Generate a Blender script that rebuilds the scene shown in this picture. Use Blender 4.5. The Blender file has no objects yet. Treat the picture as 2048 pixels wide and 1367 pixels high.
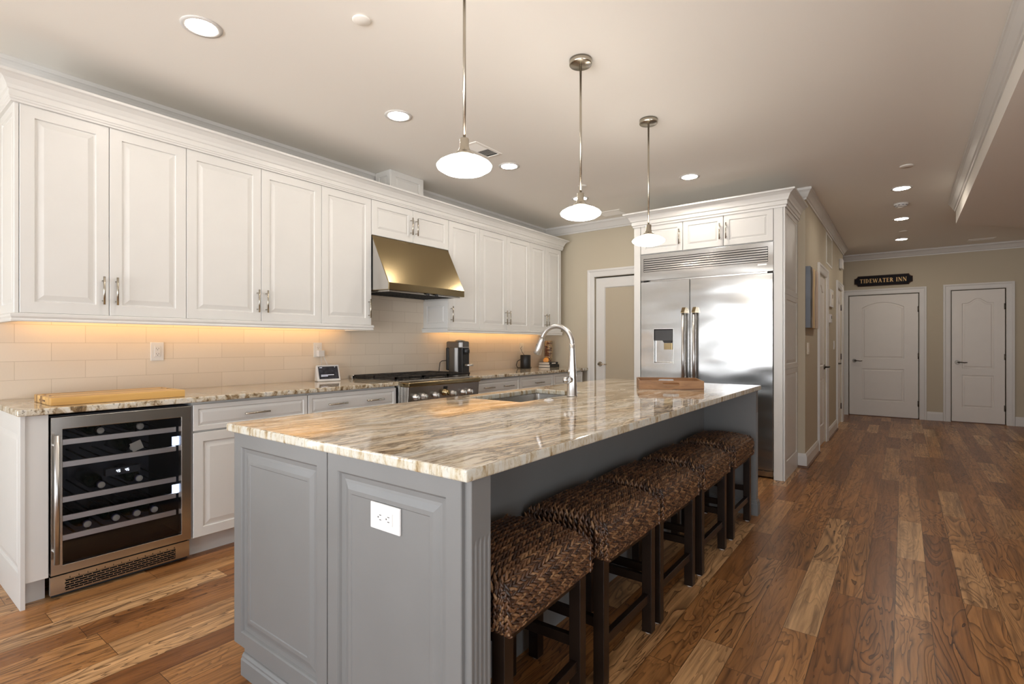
import bpy, bmesh, math, random
from mathutils import Vector, Matrix
random.seed(7)
SC = bpy.context.scene
C = SC.collection
PI = math.pi

# ------------------------------------------------------------------ camera, world, exposure
cam = bpy.data.cameras.new('camera')
co = bpy.data.objects.new('camera', cam); C.objects.link(co)
cam.sensor_width = 36.0
cam.lens = 36.0 * 1035.5 / 2048.0
cam.shift_y = 4.7 / 2048.0
cam.clip_start = 0.02
co.location = (0, 0, 1.21)
co.rotation_euler = (PI / 2, 0, 0.6472)
SC.camera = co

w = bpy.data.worlds.new('sky'); SC.world = w; w.use_nodes = True
# bright sky above; brighter lower half is added to light the ceiling from outside
_t = w.node_tree; _tc = _t.nodes.new('ShaderNodeTexCoord'); _sp = _t.nodes.new('ShaderNodeSeparateXYZ'); _rp = _t.nodes.new('ShaderNodeValToRGB')
_t.links.new(_tc.outputs['Generated'], _sp.inputs[0]); _mr = _t.nodes.new('ShaderNodeMapRange'); _mr.inputs[1].default_value = -1.0; _mr.inputs[2].default_value = 1.0
_t.links.new(_sp.outputs[2], _mr.inputs[0]); _t.links.new(_mr.outputs[0], _rp.inputs[0])
_rp.color_ramp.elements[0].position = 0.47; _rp.color_ramp.elements[0].color = (0.99, 0.985, 0.985, 1)
_rp.color_ramp.elements[1].position = 0.53; _rp.color_ramp.elements[1].color = (0.565, 0.605, 0.655, 1)
_t.links.new(_rp.outputs[0], _t.nodes['Background'].inputs[0])
_t.nodes['Background'].inputs[1].default_value = 11.0
SC.view_settings.view_transform = 'Standard'
SC.view_settings.look = 'None'
SC.view_settings.exposure = 0.14
SC.view_settings.gamma = 1.0
SC.view_settings.use_curve_mapping = False
SC.cycles.max_bounces = 10
SC.cycles.diffuse_bounces = 6
SC.cycles.glossy_bounces = 5
SC.cycles.transparent_max_bounces = 12
SC.cycles.sample_clamp_indirect = 6.0
SC.cycles.caustics_reflective = False
SC.cycles.caustics_refractive = False
SC.cycles.use_denoising = True

WARM = (1.0, 0.72, 0.42)
PEND_E, CAN_E, STRIP_E = 16.0, 125.0, 11.0

def portal(loc, rot, sx, sy):
    l = bpy.data.lights.new('window_daylight', 'AREA'); l.shape = 'RECTANGLE'; l.size = sx; l.size_y = sy
    l.cycles.is_portal = True
    o = bpy.data.objects.new('window_daylight', l); C.objects.link(o); o.location = loc; o.rotation_euler = rot

XL, YB, XH, YF, XR, YR, ZC = -3.84, 5.80, -0.77, 10.62, 4.6, -2.6, 2.74
# openings of the windows behind and beside the camera
REAR_OPEN = [(-3.6, -1.1, 0.06, 2.25), (-0.7, 1.8, 0.06, 2.25)]
LEFT_OPEN = (-2.2, -0.5, 0.30, 2.2)
RIGHT_OPEN = (-2.2, 0.6, 0.2, 2.2)
for a in REAR_OPEN:
    portal(((a[0]+a[1])/2, YR-0.02, (a[2]+a[3])/2), (PI/2, 0, 0), a[1]-a[0], a[3]-a[2])
portal((XL-0.02, (LEFT_OPEN[0]+LEFT_OPEN[1])/2, 1.25), (0, -PI/2, 0), 1.9, 1.7)

portal((XR+0.02, -0.8, 1.2), (0, PI/2, 0), 2.0, 2.8)

# ------------------------------------------------------------------ materials
def nt(name):
    m = bpy.data.materials.new(name); m.use_nodes = True
    t = m.node_tree; b = t.nodes['Principled BSDF']
    return m, t, b
def N(t, kind, **kw):
    n = t.nodes.new(kind)
    for k, v in kw.items():
        if k.startswith('_'): setattr(n, k[1:], v)
        else:
            key = int(k[1:]) if k[0] == 'i' and k[1:].isdigit() else k.replace('_', ' ')
            n.inputs[key].default_value = v
    return n
def L(t, a, b): t.links.new(a, b)
def mathn(t, op, a, b=None, c=None):
    n = t.nodes.new('ShaderNodeMath'); n.operation = op
    for i, v in enumerate((a, b, c)):
        if v is None: continue
        if isinstance(v, (int, float)): n.inputs[i].default_value = v
        else: L(t, v, n.inputs[i])
    return n.outputs[0]
def ramp(t, fac, stops, interp='LINEAR'):
    n = t.nodes.new('ShaderNodeValToRGB'); cr = n.color_ramp; cr.interpolation = interp
    while len(cr.elements) < len(stops): cr.elements.new(0.5)
    for e, (p, c) in zip(cr.elements, stops):
        e.position = p; e.color = (c[0], c[1], c[2], 1) if len(c) == 3 else c
    L(t, fac, n.inputs[0]); return n.outputs[0]
def mix(t, fac, a, b, mode='MIX'):
    n = t.nodes.new('ShaderNodeMix'); n.data_type = 'RGBA'; n.blend_type = mode
    for s, v in ((n.inputs[0], fac), (n.inputs[6], a), (n.inputs[7], b)):
        if isinstance(v, (int, float)): s.default_value = v
        elif isinstance(v, tuple): s.default_value = (*v, 1)
        else: L(t, v, s)
    return n.outputs[2]
def vecmul(t, v, s):
    n = t.nodes.new('ShaderNodeVectorMath'); n.operation = 'MULTIPLY'; L(t, v, n.inputs[0]); n.inputs[1].default_value = s
    return n.outputs[0]
def bump(t, b, h, strength, dist=0.002):
    n = t.nodes.new('ShaderNodeBump'); n.inputs['Strength'].default_value = strength; n.inputs['Distance'].default_value = dist
    L(t, h, n.inputs['Height']); L(t, n.outputs[0], b.inputs['Normal'])
def plain(name, col, rough=0.5, metal=0.0, spec=0.5, vary=0.03, scale=6.0):
    m, t, b = nt(name)
    tc = t.nodes.new('ShaderNodeTexCoord')
    n = N(t, 'ShaderNodeTexNoise', Scale=scale, Detail=3.0); L(t, tc.outputs['Object'], n.inputs['Vector'])
    lo = tuple(max(0, c*(1-vary)) for c in col); hi = tuple(min(1, c*(1+vary)) for c in col)
    L(t, ramp(t, n.outputs[0], [(0.3, lo), (0.7, hi)]), b.inputs['Base Color'])
    b.inputs['Roughness'].default_value = rough; b.inputs['Metallic'].default_value = metal
    b.inputs['Specular IOR Level'].default_value = spec
    return m
def painted(name, col, rough=0.9, bs=0.12):
    m, t, b = nt(name)
    tc = t.nodes.new('ShaderNodeTexCoord')
    n = N(t, 'ShaderNodeTexNoise', Scale=180.0, Detail=2.0); L(t, tc.outputs['Object'], n.inputs['Vector'])
    b.inputs['Base Color'].default_value = (*col, 1); b.inputs['Roughness'].default_value = rough
    b.inputs['Specular IOR Level'].default_value = 0.25
    bump(t, b, n.outputs[0], bs, 0.001)
    return m
def emit(name, col, s):
    m, t, b = nt(name)
    b.inputs['Base Color'].default_value = (0.8, 0.8, 0.8, 1)
    b.inputs['Emission Color'].default_value = (*col, 1); b.inputs['Emission Strength'].default_value = s
    return m
def steel(name, col=(0.60, 0.58, 0.55), rough=0.24, axis=0, wav=0.0):
    m, t, b = nt(name)
    tc = t.nodes.new('ShaderNodeTexCoord')
    s = [420.0, 420.0, 420.0]; s[axis] = 3.0
    n = N(t, 'ShaderNodeTexNoise', Scale=1.0, Detail=2.0); L(t, vecmul(t, tc.outputs['Object'], s), n.inputs['Vector'])
    b.inputs['Metallic'].default_value = 1.0
    b.inputs['Base Color'].default_value = (*col, 1)
    if name in ('brushed_nickel', 'polished_steel'): b.inputs['Roughness'].default_value = rough
    else: L(t, mathn(t, 'MULTIPLY_ADD', n.outputs[0], 0.10, rough-0.05), b.inputs['Roughness'])
    if wav:
        n2 = N(t, 'ShaderNodeTexNoise', Scale=1.0, Detail=1.0); L(t, vecmul(t, tc.outputs['Object'], (1.1, 1.1, 3.6)), n2.inputs['Vector'])
        bump(t, b, n2.outputs[0], wav, 0.09)
    return m
def arch_glass(name, tint=(1, 1, 1), rough=0.0, fk=1.0):
    m = bpy.data.materials.new(name); m.use_nodes = True; t = m.node_tree
    t.nodes.clear(); out = t.nodes.new('ShaderNodeOutputMaterial')
    tr = t.nodes.new('ShaderNodeBsdfTransparent'); tr.inputs[0].default_value = (*tint, 1)
    gl = t.nodes.new('ShaderNodeBsdfGlossy'); gl.inputs['Roughness'].default_value = rough
    fr = t.nodes.new('ShaderNodeFresnel'); fr.inputs[0].default_value = 1.45
    mx = t.nodes.new('ShaderNodeMixShader')
    L(t, mathn(t, 'MULTIPLY', fr.outputs[0], fk), mx.inputs[0]); L(t, tr.outputs[0], mx.inputs[1]); L(t, gl.outputs[0], mx.inputs[2]); L(t, mx.outputs[0], out.inputs[0])
    return m

M = {}
M['cab'] = plain('cabinet_white_paint', (0.69, 0.685, 0.665), 0.38, vary=0.012)
M['trimw'] = plain('trim_white_paint', (0.69, 0.68, 0.66), 0.40, vary=0.012)
M['island'] = plain('island_grey_paint', (0.158, 0.157, 0.153), 0.42, vary=0.03)
M['wall'] = painted('greige_wall_paint', (0.53, 0.475, 0.37))
M['ceil'] = painted('ceiling_paint', (0.88, 0.855, 0.805), bs=0.05)
M['door'] = plain('door_white_paint', (0.76, 0.73, 0.69), 0.45, vary=0.012)
M['gap'] = plain('dark_recess', (0.02, 0.02, 0.02), 0.8)
M['steel'] = steel('brushed_stainless', axis=1)
M['fridge'] = steel('fridge_stainless', (0.48, 0.475, 0.465), 0.20, axis=0, wav=0.26)
M['hood'] = steel('gold_reflection_stainless', (0.34, 0.265, 0.15), 0.22, axis=1)  # the hood front's golden reflection is put into this base colour
M['nickel'] = steel('brushed_nickel', (0.47, 0.43, 0.36), 0.27, axis=2)
M['chrome'] = steel('polished_steel', (0.56, 0.55, 0.535), 0.30, axis=2)
M['bronze'] = plain('dark_nickel', (0.10, 0.085, 0.07), 0.3, 1.0)
M['black'] = plain('black_plastic', (0.012, 0.012, 0.013), 0.4)
M['iron'] = plain('black_cast_iron', (0.014, 0.012, 0.011), 0.55)
M['espresso'] = plain('espresso_stained_wood', (0.013, 0.0075, 0.005), 0.30, spec=0.35, vary=0.25, scale=14)
M['plastic'] = plain('white_plastic', (0.68, 0.67, 0.655), 0.35, vary=0.01)
M['beigeplate'] = plain('almond_plastic', (0.80, 0.74, 0.64), 0.4, vary=0.01)
M['slot'] = plain('outlet_slot_dark', (0.05, 0.045, 0.04), 0.6)
M['pend'] = emit('pendant_opal_glass', (1.0, 0.93, 0.83), PEND_E)
M['can'] = emit('downlight_lens', (1.0, 0.90, 0.78), CAN_E)
M['strip'] = emit('warm_led_strip', (1.0, 0.56, 0.20), STRIP_E)
M['led'] = emit('fridge_led_panel', (0.62, 0.74, 1.0), 3.5)
M['digits'] = emit('white_display_digits', (0.9, 0.95, 1.0), 3.0)
M['winetint'] = arch_glass('tinted_cooler_glass', (0.90, 0.91, 0.94))
M['pane'] = arch_glass('window_glass')
M['clear'] = arch_glass('clear_jar_glass', (0.97, 0.96, 0.93), fk=0.25)
M['winein'] = plain('cooler_interior', (0.035, 0.036, 0.042), 0.5)
M['bottle'] = plain('dark_bottle_glass', (0.02, 0.03, 0.02), 0.1)
M['foil'] = plain('navy_bottle_foil', (0.20, 0.22, 0.42), 0.35, 0.2)
M['corkend'] = plain('pale_bottle_cap', (0.62, 0.58, 0.48), 0.5)
M['cork'] = plain('cork_brown', (0.62, 0.40, 0.22), 0.8, vary=0.5, scale=60)
M['corkdark'] = plain('wine_stained_cork', (0.24, 0.09, 0.05), 0.8, vary=0.4, scale=60)
M['orange'] = plain('orange_carton', (0.80, 0.33, 0.05), 0.5)
M['paper'] = plain('paper_edges', (0.72, 0.66, 0.58), 0.8)
M['bookblack'] = plain('black_book_cover', (0.012, 0.012, 0.014), 0.35)
M['coffee'] = steel('titanium_plastic', (0.20, 0.19, 0.18), 0.35, axis=2)
M['dispdark'] = plain('dispenser_dark_panel', (0.05, 0.05, 0.052), 0.3)
M['felt'] = plain('white_foot_pad', (0.75, 0.73, 0.7), 0.7)
M['shelf'] = steel('shelf_front_steel', (0.80, 0.74, 0.67), 0.5, axis=1)
M['goldtxt'] = plain('gilt_lettering', (0.62, 0.40, 0.16), 0.4, 0.2)
M['signdark'] = plain('dark_sign_board', (0.010, 0.008, 0.011), 0.6, spec=0.15, vary=0.3)
M['signedge'] = plain('brown_sign_edge', (0.06, 0.025, 0.012), 0.5)

def floor_mat():
    m, t, b = nt('hickory_plank_floor')
    tc = t.nodes.new('ShaderNodeTexCoord'); sp = t.nodes.new('ShaderNodeSeparateXYZ'); L(t, tc.outputs['Object'], sp.inputs[0])
    x, y = sp.outputs[0], sp.outputs[1]
    W = 0.127
    u = mathn(t, 'DIVIDE', mathn(t, 'ADD', x, 0.03), W)
    xi = mathn(t, 'FLOOR', u); fx = mathn(t, 'SUBTRACT', u, xi)
    wn = N(t, 'ShaderNodeTexWhiteNoise', _noise_dimensions='1D'); L(t, mathn(t, 'ADD', xi, 11.3), wn.inputs['W'])
    Lp = mathn(t, 'MULTIPLY_ADD', wn.outputs[0], 0.45, 0.72)
    v = mathn(t, 'DIVIDE', mathn(t, 'ADD', y, mathn(t, 'MULTIPLY', wn.outputs[0], 37.7)), Lp)
    yj = mathn(t, 'FLOOR', v); fy = mathn(t, 'SUBTRACT', v, yj)
    idv = t.nodes.new('ShaderNodeCombineXYZ'); L(t, xi, idv.inputs[0]); L(t, yj, idv.inputs[1])
    r = N(t, 'ShaderNodeTexWhiteNoise', _noise_dimensions='3D'); L(t, idv.outputs[0], r.inputs['Vector'])
    rs = t.nodes.new('ShaderNodeSeparateColor'); L(t, r.outputs['Color'], rs.inputs[0])
    # grain coordinates, shifted for every plank
    gv = t.nodes.new('ShaderNodeCombineXYZ')
    L(t, mathn(t, 'MULTIPLY_ADD', rs.outputs[1], 31.0, mathn(t, 'MULTIPLY', x, 8.5)), gv.inputs[0])
    L(t, mathn(t, 'MULTIPLY_ADD', rs.outputs[2], 17.0, mathn(t, 'MULTIPLY', y, 1.35)), gv.inputs[1])
    L(t, mathn(t, 'MULTIPLY', rs.outputs[0], 23.0), gv.inputs[2])
    n1 = N(t, 'ShaderNodeTexNoise', Scale=1.0, Detail=2.5, Roughness=0.5, Distortion=1.1); L(t, gv.outputs[0], n1.inputs['Vector'])
    cont = mathn(t, 'FRACT', mathn(t, 'MULTIPLY', n1.outputs[0], 11.0))
    line = mathn(t, 'POWER', cont, 3.5)                                   # growth rings: soft side, sharp dark side
    fine = N(t, 'ShaderNodeTexNoise', Scale=1.0, Detail=4.0, Roughness=0.6); L(t, vecmul(t, tc.outputs['Object'], (120.0, 7.0, 1.0)), fine.inputs['Vector'])
    strk = N(t, 'ShaderNodeTexNoise', Scale=1.0, Detail=4.0, Roughness=0.6, Distortion=0.4); L(t, vecmul(t, gv.outputs[0], (5.0, 1.1, 1.0)), strk.inputs['Vector'])
    big = N(t, 'ShaderNodeTexNoise', Scale=1.0, Detail=2.0); L(t, vecmul(t, gv.outputs[0], (0.8, 0.9, 1.0)), big.inputs['Vector'])
    base = ramp(t, rs.outputs[0], [(0.0, (0.26, 0.102, 0.031)), (0.30, (0.38, 0.165, 0.052)), (0.62, (0.50, 0.240, 0.084)), (0.80, (0.62, 0.335, 0.140)), (1.0, (0.74, 0.455, 0.225))])
    base = mix(t, mathn(t, 'MULTIPLY', mathn(t, 'SUBTRACT', big.outputs[0], 0.32), 1.3), base, mix(t, 0.75, base, (0.085, 0.030, 0.009)))
    lamt = mathn(t, 'MULTIPLY', line, mathn(t, 'MULTIPLY_ADD', rs.outputs[1], 0.75, 0.32))
    base = mix(t, ramp(t, strk.outputs[0], [(0.45, (0, 0, 0)), (0.68, (0.85, 0.85, 0.85))]), base, mix(t, 0.7, base, (0.075, 0.026, 0.008)))
    colr = mix(t, lamt, base, (0.036, 0.012, 0.005))
    colr = mix(t, mathn(t, 'MULTIPLY', mathn(t, 'SUBTRACT', fine.outputs[0], 0.45), 0.9), colr, mix(t, 0.5, colr, (0.06, 0.025, 0.01)))
    # seams
    ex = mathn(t, 'MULTIPLY', mathn(t, 'MINIMUM', fx, mathn(t, 'SUBTRACT', 1.0, fx)), W)
    ey = mathn(t, 'MULTIPLY', mathn(t, 'MINIMUM', fy, mathn(t, 'SUBTRACT', 1.0, fy)), Lp)
    seam = mathn(t, 'LESS_THAN', mathn(t, 'MINIMUM', ex, ey), 0.0011)
    colr = mix(t, mathn(t, 'MULTIPLY', seam, 0.8), colr, (0.02, 0.009, 0.004))
    L(t, colr, b.inputs['Base Color'])
    L(t, mathn(t, 'MULTIPLY_ADD', fine.outputs[0], 0.18, 0.22), b.inputs['Roughness'])
    b.inputs['Specular IOR Level'].default_value = 0.32
    h = mathn(t, 'SUBTRACT', mathn(t, 'MULTIPLY', fine.outputs[0], 0.15), mathn(t, 'ADD', mathn(t, 'MULTIPLY', line, 0.25), mathn(t, 'MULTIPLY', seam, 1.0)))
    bump(t, b, h, 0.25, 0.002)
    return m
M['floor'] = floor_mat()

def granite_mat():
    m, t, b = nt('cream_gold_granite')
    tc = t.nodes.new('ShaderNodeTexCoord')
    rot = t.nodes.new('ShaderNodeMapping'); rot.inputs['Rotation'].default_value = (0, 0, 0.10); L(t, tc.outputs['Object'], rot.inputs[0])
    P0 = rot.outputs[0]
    wv = N(t, 'ShaderNodeTexNoise', Scale=2.2, Detail=2.0); L(t, P0, wv.inputs['Vector'])
    off = t.nodes.new('ShaderNodeVectorMath'); off.operation = 'MULTIPLY_ADD'
    L(t, wv.outputs['Color'], off.inputs[0]); off.inputs[1].default_value = (0.16, 0.16, 0.05); L(t, P0, off.inputs[2])
    P = off.outputs[0]
    n1 = N(t, 'ShaderNodeTexNoise', Scale=1.0, Detail=5.0, Roughness=0.62); L(t, vecmul(t, P, (13.0, 2.1, 5.0)), n1.inputs['Vector'])
    n2 = N(t, 'ShaderNodeTexNoise', Scale=1.0, Detail=6.0, Roughness=0.65); L(t, vecmul(t, P, (34.0, 5.0, 10.0)), n2.inputs['Vector'])
    n3 = N(t, 'ShaderNodeTexNoise', Scale=1.0, Detail=4.0, Roughness=0.6); L(t, vecmul(t, P, (6.0, 1.2, 3.0)), n3.inputs['Vector'])
    sp = N(t, 'ShaderNodeTexNoise', Scale=95.0, Detail=3.0, Roughness=0.7); L(t, P0, sp.inputs['Vector'])
    c = ramp(t, n1.outputs[0], [(0.28, (0.34, 0.23, 0.13)), (0.40, (0.52, 0.40, 0.255)), (0.50, (0.64, 0.55, 0.42)), (0.60, (0.69, 0.645, 0.565)), (0.72, (0.67, 0.655, 0.62))])
    c = mix(t, ramp(t, n3.outputs[0], [(0.46, (0, 0, 0)), (0.64, (0.7, 0.7, 0.7))]), c, mix(t, 0.5, c, (0.52, 0.34, 0.17)))
    rid = mathn(t, 'ABSOLUTE', mathn(t, 'SUBTRACT', n2.outputs[0], 0.5))
    vein = ramp(t, rid, [(0.0, (1, 1, 1)), (0.026, (0.7, 0.7, 0.7)), (0.062, (0, 0, 0))])
    gate = ramp(t, n1.outputs[0], [(0.42, (1, 1, 1)), (0.62, (0.42, 0.42, 0.42))])
    c = mix(t, mathn(t, 'MULTIPLY', vein, gate), c, (0.095, 0.055, 0.026))
    c = mix(t, ramp(t, sp.outputs[0], [(0.60, (0, 0, 0)), (0.72, (0.5, 0.5, 0.5))]), c, (0.20, 0.15, 0.10))
    # cut edges show the layers on end, paler with dark upright cracks
    g = t.nodes.new('ShaderNodeNewGeometry'); gs = t.nodes.new('ShaderNodeSeparateXYZ'); L(t, g.outputs['True Normal'], gs.inputs[0])
    side = mathn(t, 'LESS_THAN', mathn(t, 'ABSOLUTE', gs.outputs[2]), 0.75)
    e1 = N(t, 'ShaderNodeTexNoise', Scale=1.0, Detail=5.0, Roughness=0.65, Distortion=0.5); L(t, vecmul(t, P0, (38.0, 26.0, 9.0)), e1.inputs['Vector'])
    e2 = N(t, 'ShaderNodeTexNoise', Scale=1.0, Detail=4.0, Roughness=0.7); L(t, vecmul(t, P0, (120.0, 90.0, 50.0)), e2.inputs['Vector'])
    ec = ramp(t, e1.outputs[0], [(0.28, (0.09, 0.06, 0.03)), (0.36, (0.34, 0.25, 0.14)), (0.44, (0.48, 0.42, 0.31)), (0.54, (0.57, 0.55, 0.48)), (0.70, (0.53, 0.54, 0.50))])
    ec = mix(t, ramp(t, e2.outputs[0], [(0.56, (0, 0, 0)), (0.68, (0.6, 0.6, 0.6))]), ec, (0.22, 0.16, 0.09))
    c = mix(t, side, c, ec)
    L(t, c, b.inputs['Base Color'])
    b.inputs['Roughness'].default_value = 0.06; b.inputs['Specular IOR Level'].default_value = 0.6
    return m
M['granite'] = granite_mat()

def granite_edge():
    m, t, b = nt('speckled_granite')
    tc = t.nodes.new('ShaderNodeTexCoord')
    n1 = N(t, 'ShaderNodeTexNoise', Scale=1.0, Detail=5.0, Roughness=0.65, Distortion=0.6); L(t, vecmul(t, tc.outputs['Object'], (30.0, 22.0, 16.0)), n1.inputs['Vector'])
    n2 = N(t, 'ShaderNodeTexNoise', Scale=1.0, Detail=4.0, Roughness=0.7); L(t, vecmul(t, tc.outputs['Object'], (90.0, 70.0, 60.0)), n2.inputs['Vector'])
    c = ramp(t, n1.outputs[0], [(0.30, (0.07, 0.045, 0.025)), (0.40, (0.25, 0.17, 0.09)), (0.48, (0.50, 0.42, 0.30)), (0.58, (0.66, 0.62, 0.53)), (0.70, (0.62, 0.60, 0.56))])
    c = mix(t, ramp(t, n2.outputs[0], [(0.56, (0, 0, 0)), (0.66, (0.8, 0.8, 0.8))]), c, (0.10, 0.07, 0.045))
    L(t, c, b.inputs['Base Color']); b.inputs['Roughness'].default_value = 0.07; b.inputs['Specular IOR Level'].default_value = 0.6
    return m
M['granite2'] = granite_edge()

def tile_mat():
    m, t, b = nt('linen_subway_tile')
    tc = t.nodes.new('ShaderNodeTexCoord'); sp = t.nodes.new('ShaderNodeSeparateXYZ'); L(t, tc.outputs['Object'], sp.inputs[0])
    cv = t.nodes.new('ShaderNodeCombineXYZ'); L(t, sp.outputs[1], cv.inputs[0]); L(t, mathn(t, 'SUBTRACT', sp.outputs[2], 0.914), cv.inputs[1])
    br = t.nodes.new('ShaderNodeTexBrick'); br.offset = 0.5
    br.inputs['Scale'].default_value = 1.0; br.inputs['Brick Width'].default_value = 0.305; br.inputs['Row Height'].default_value = 0.1015
    br.inputs['Mortar Size'].default_value = 0.0012; br.inputs['Mortar Smooth'].default_value = 0.1; br.inputs['Bias'].default_value = 0.0
    br.inputs['Color1'].default_value = (0.73, 0.625, 0.50, 1); br.inputs['Color2'].default_value = (0.78, 0.675, 0.55, 1); br.inputs['Mortar'].default_value = (0.55, 0.45, 0.33, 1)
    L(t, cv.outputs[0], br.inputs[0])
    f = N(t, 'ShaderNodeTexNoise', Scale=1.0, Detail=2.0); L(t, vecmul(t, tc.outputs['Object'], (1, 420.0, 60.0)), f.inputs['Vector'])
    c = mix(t, mathn(t, 'MULTIPLY', f.outputs[0], 0.14), br.outputs[0], (0.50, 0.43, 0.35))
    L(t, c, b.inputs['Base Color']); b.inputs['Roughness'].default_value = 0.42
    bump(t, b, mathn(t, 'SUBTRACT', 1.0, br.outputs[1]), 0.3, 0.0015)
    return m
M['tile'] = tile_mat()

def wood(name, stops, scale=(1, 1, 1), rough=0.4, k=8.0, dist=1.0):
    m, t, b = nt(name)
    tc = t.nodes.new('ShaderNodeTexCoord')
    n = N(t, 'ShaderNodeTexNoise', Scale=1.0, Detail=4.0, Distortion=dist); L(t, vecmul(t, tc.outputs['Object'], scale), n.inputs['Vector'])
    f = mathn(t, 'FRACT', mathn(t, 'MULTIPLY', n.outputs[0], k))
    L(t, ramp(t, f, stops), b.inputs['Base Color']); b.inputs['Roughness'].default_value = rough
    return m
def board_mat():
    m, t, b = nt('striped_olive_wood')
    tc = t.nodes.new('ShaderNodeTexCoord'); sp = t.nodes.new('ShaderNodeSeparateXYZ'); L(t, tc.outputs['Object'], sp.inputs[0])
    n = N(t, 'ShaderNodeTexNoise', Scale=1.0, Detail=3.0); L(t, vecmul(t, tc.outputs['Object'], (30.0, 1.6, 25.0)), n.inputs['Vector'])
    wn = N(t, 'ShaderNodeTexWhiteNoise', _noise_dimensions='1D'); L(t, mathn(t, 'FLOOR', mathn(t, 'MULTIPLY_ADD', sp.outputs[0], 34.0, 5.3)), wn.inputs['W'])
    f = mathn(t, 'MULTIPLY_ADD', mathn(t, 'SUBTRACT', n.outputs[0], 0.5), 0.9, wn.outputs[0])
    L(t, ramp(t, f, [(0.0, (0.17, 0.075, 0.022)), (0.25, (0.40, 0.20, 0.055)), (0.6, (0.62, 0.36, 0.11)), (1.0, (0.76, 0.50, 0.19))]), b.inputs['Base Color'])
    b.inputs['Roughness'].default_value = 0.35
    return m
M['board'] = board_mat()
M['tray'] = wood('acacia_tray_wood', [(0.0, (0.22, 0.105, 0.040)), (0.4, (0.33, 0.17, 0.068)), (0.6, (0.13, 0.058, 0.024)), (1.0, (0.28, 0.14, 0.054))], (3.0, 4.0, 22.0), 0.4, 2.5, 0.6)

def weave_mat():
    m, t, b = nt('woven_banana_leaf')
    g = t.nodes.new('ShaderNodeNewGeometry')
    tc = t.nodes.new('ShaderNodeTexCoord')
    n = N(t, 'ShaderNodeTexNoise', Scale=160.0, Detail=2.0); L(t, tc.outputs['Object'], n.inputs['Vector'])
    f = mathn(t, 'MULTIPLY_ADD', mathn(t, 'SUBTRACT', n.outputs[0], 0.5), 0.5, g.outputs['Random Per Island'])
    c = ramp(t, f, [(0.0, (0.020, 0.009, 0.005)), (0.3, (0.060, 0.026, 0.012)), (0.65, (0.115, 0.052, 0.023)), (0.9, (0.18, 0.088, 0.038)), (1.0, (0.27, 0.15, 0.07))])
    L(t, c, b.inputs['Base Color']); b.inputs['Roughness'].default_value = 0.42; b.inputs['Specular IOR Level'].default_value = 0.5
    return m
M['weave'] = weave_mat()

def painting_mat():
    m, t, b = nt('abstract_canvas_paint')
    tc = t.nodes.new('ShaderNodeTexCoord')
    sp = t.nodes.new('ShaderNodeSeparateXYZ'); L(t, tc.outputs['Object'], sp.inputs[0])
    n = N(t, 'ShaderNodeTexNoise', Scale=1.0, Detail=2.0, Distortion=1.2); L(t, vecmul(t, tc.outputs['Object'], (4.0, 2.0, 2.2)), n.inputs['Vector'])
    u = mathn(t, 'MULTIPLY_ADD', mathn(t, 'SUBTRACT', n.outputs[0], 0.5), 0.50, mathn(t, 'DIVIDE', sp.outputs[0], 0.60))
    c = ramp(t, u, [(0.0, (0.17, 0.19, 0.225)), (0.06, (0.22, 0.24, 0.28)), (0.10, (0.03, 0.035, 0.04)), (0.19, (0.06, 0.045, 0.03)), (0.23, (0.42, 0.34, 0.30)),
                    (0.38, (0.62, 0.42, 0.16)), (0.56, (0.75, 0.64, 0.42)), (0.66, (0.10, 0.06, 0.05)), (0.74, (0.58, 0.46, 0.36)), (1.0, (0.60, 0.53, 0.47))])
    L(t, c, b.inputs['Base Color']); b.inputs['Roughness'].default_value = 0.6
    return m
M['painting'] = painting_mat()

def frost_mat():
    m, t, b = nt('frosted_pantry_glass')
    tc = t.nodes.new('ShaderNodeTexCoord')
    n = N(t, 'ShaderNodeTexNoise', Scale=1.0, Detail=2.0); L(t, vecmul(t, tc.outputs['Object'], (120.0, 120.0, 3.0)), n.inputs['Vector'])
    b.inputs['Base Color'].default_value = (0.62, 0.54, 0.41, 1); b.inputs['Roughness'].default_value = 0.22
    b.inputs['Transmission Weight'].default_value = 0.25
    bump(t, b, n.outputs[0], 0.08, 0.001)
    return m
M['frost'] = frost_mat()

def screen_mat():
    m, t, b = nt('dark_photo_screen')
    tc = t.nodes.new('ShaderNodeTexCoord')
    n = N(t, 'ShaderNodeTexNoise', Scale=28.0, Detail=3.0); L(t, tc.outputs['Object'], n.inputs['Vector'])
    c = ramp(t, n.outputs[0], [(0.45, (0.012, 0.013, 0.018)), (0.75, (0.10, 0.10, 0.12))])
    b.inputs['Base Color'].default_value = (0.01, 0.01, 0.012, 1); b.inputs['Roughness'].default_value = 0.12
    L(t, c, b.inputs['Emission Color']); b.inputs['Emission Strength'].default_value = 0.35
    return m
M['screen'] = screen_mat()
M['scrtext'] = emit('screen_text', (0.8, 0.85, 1.0), 0.7)

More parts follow.
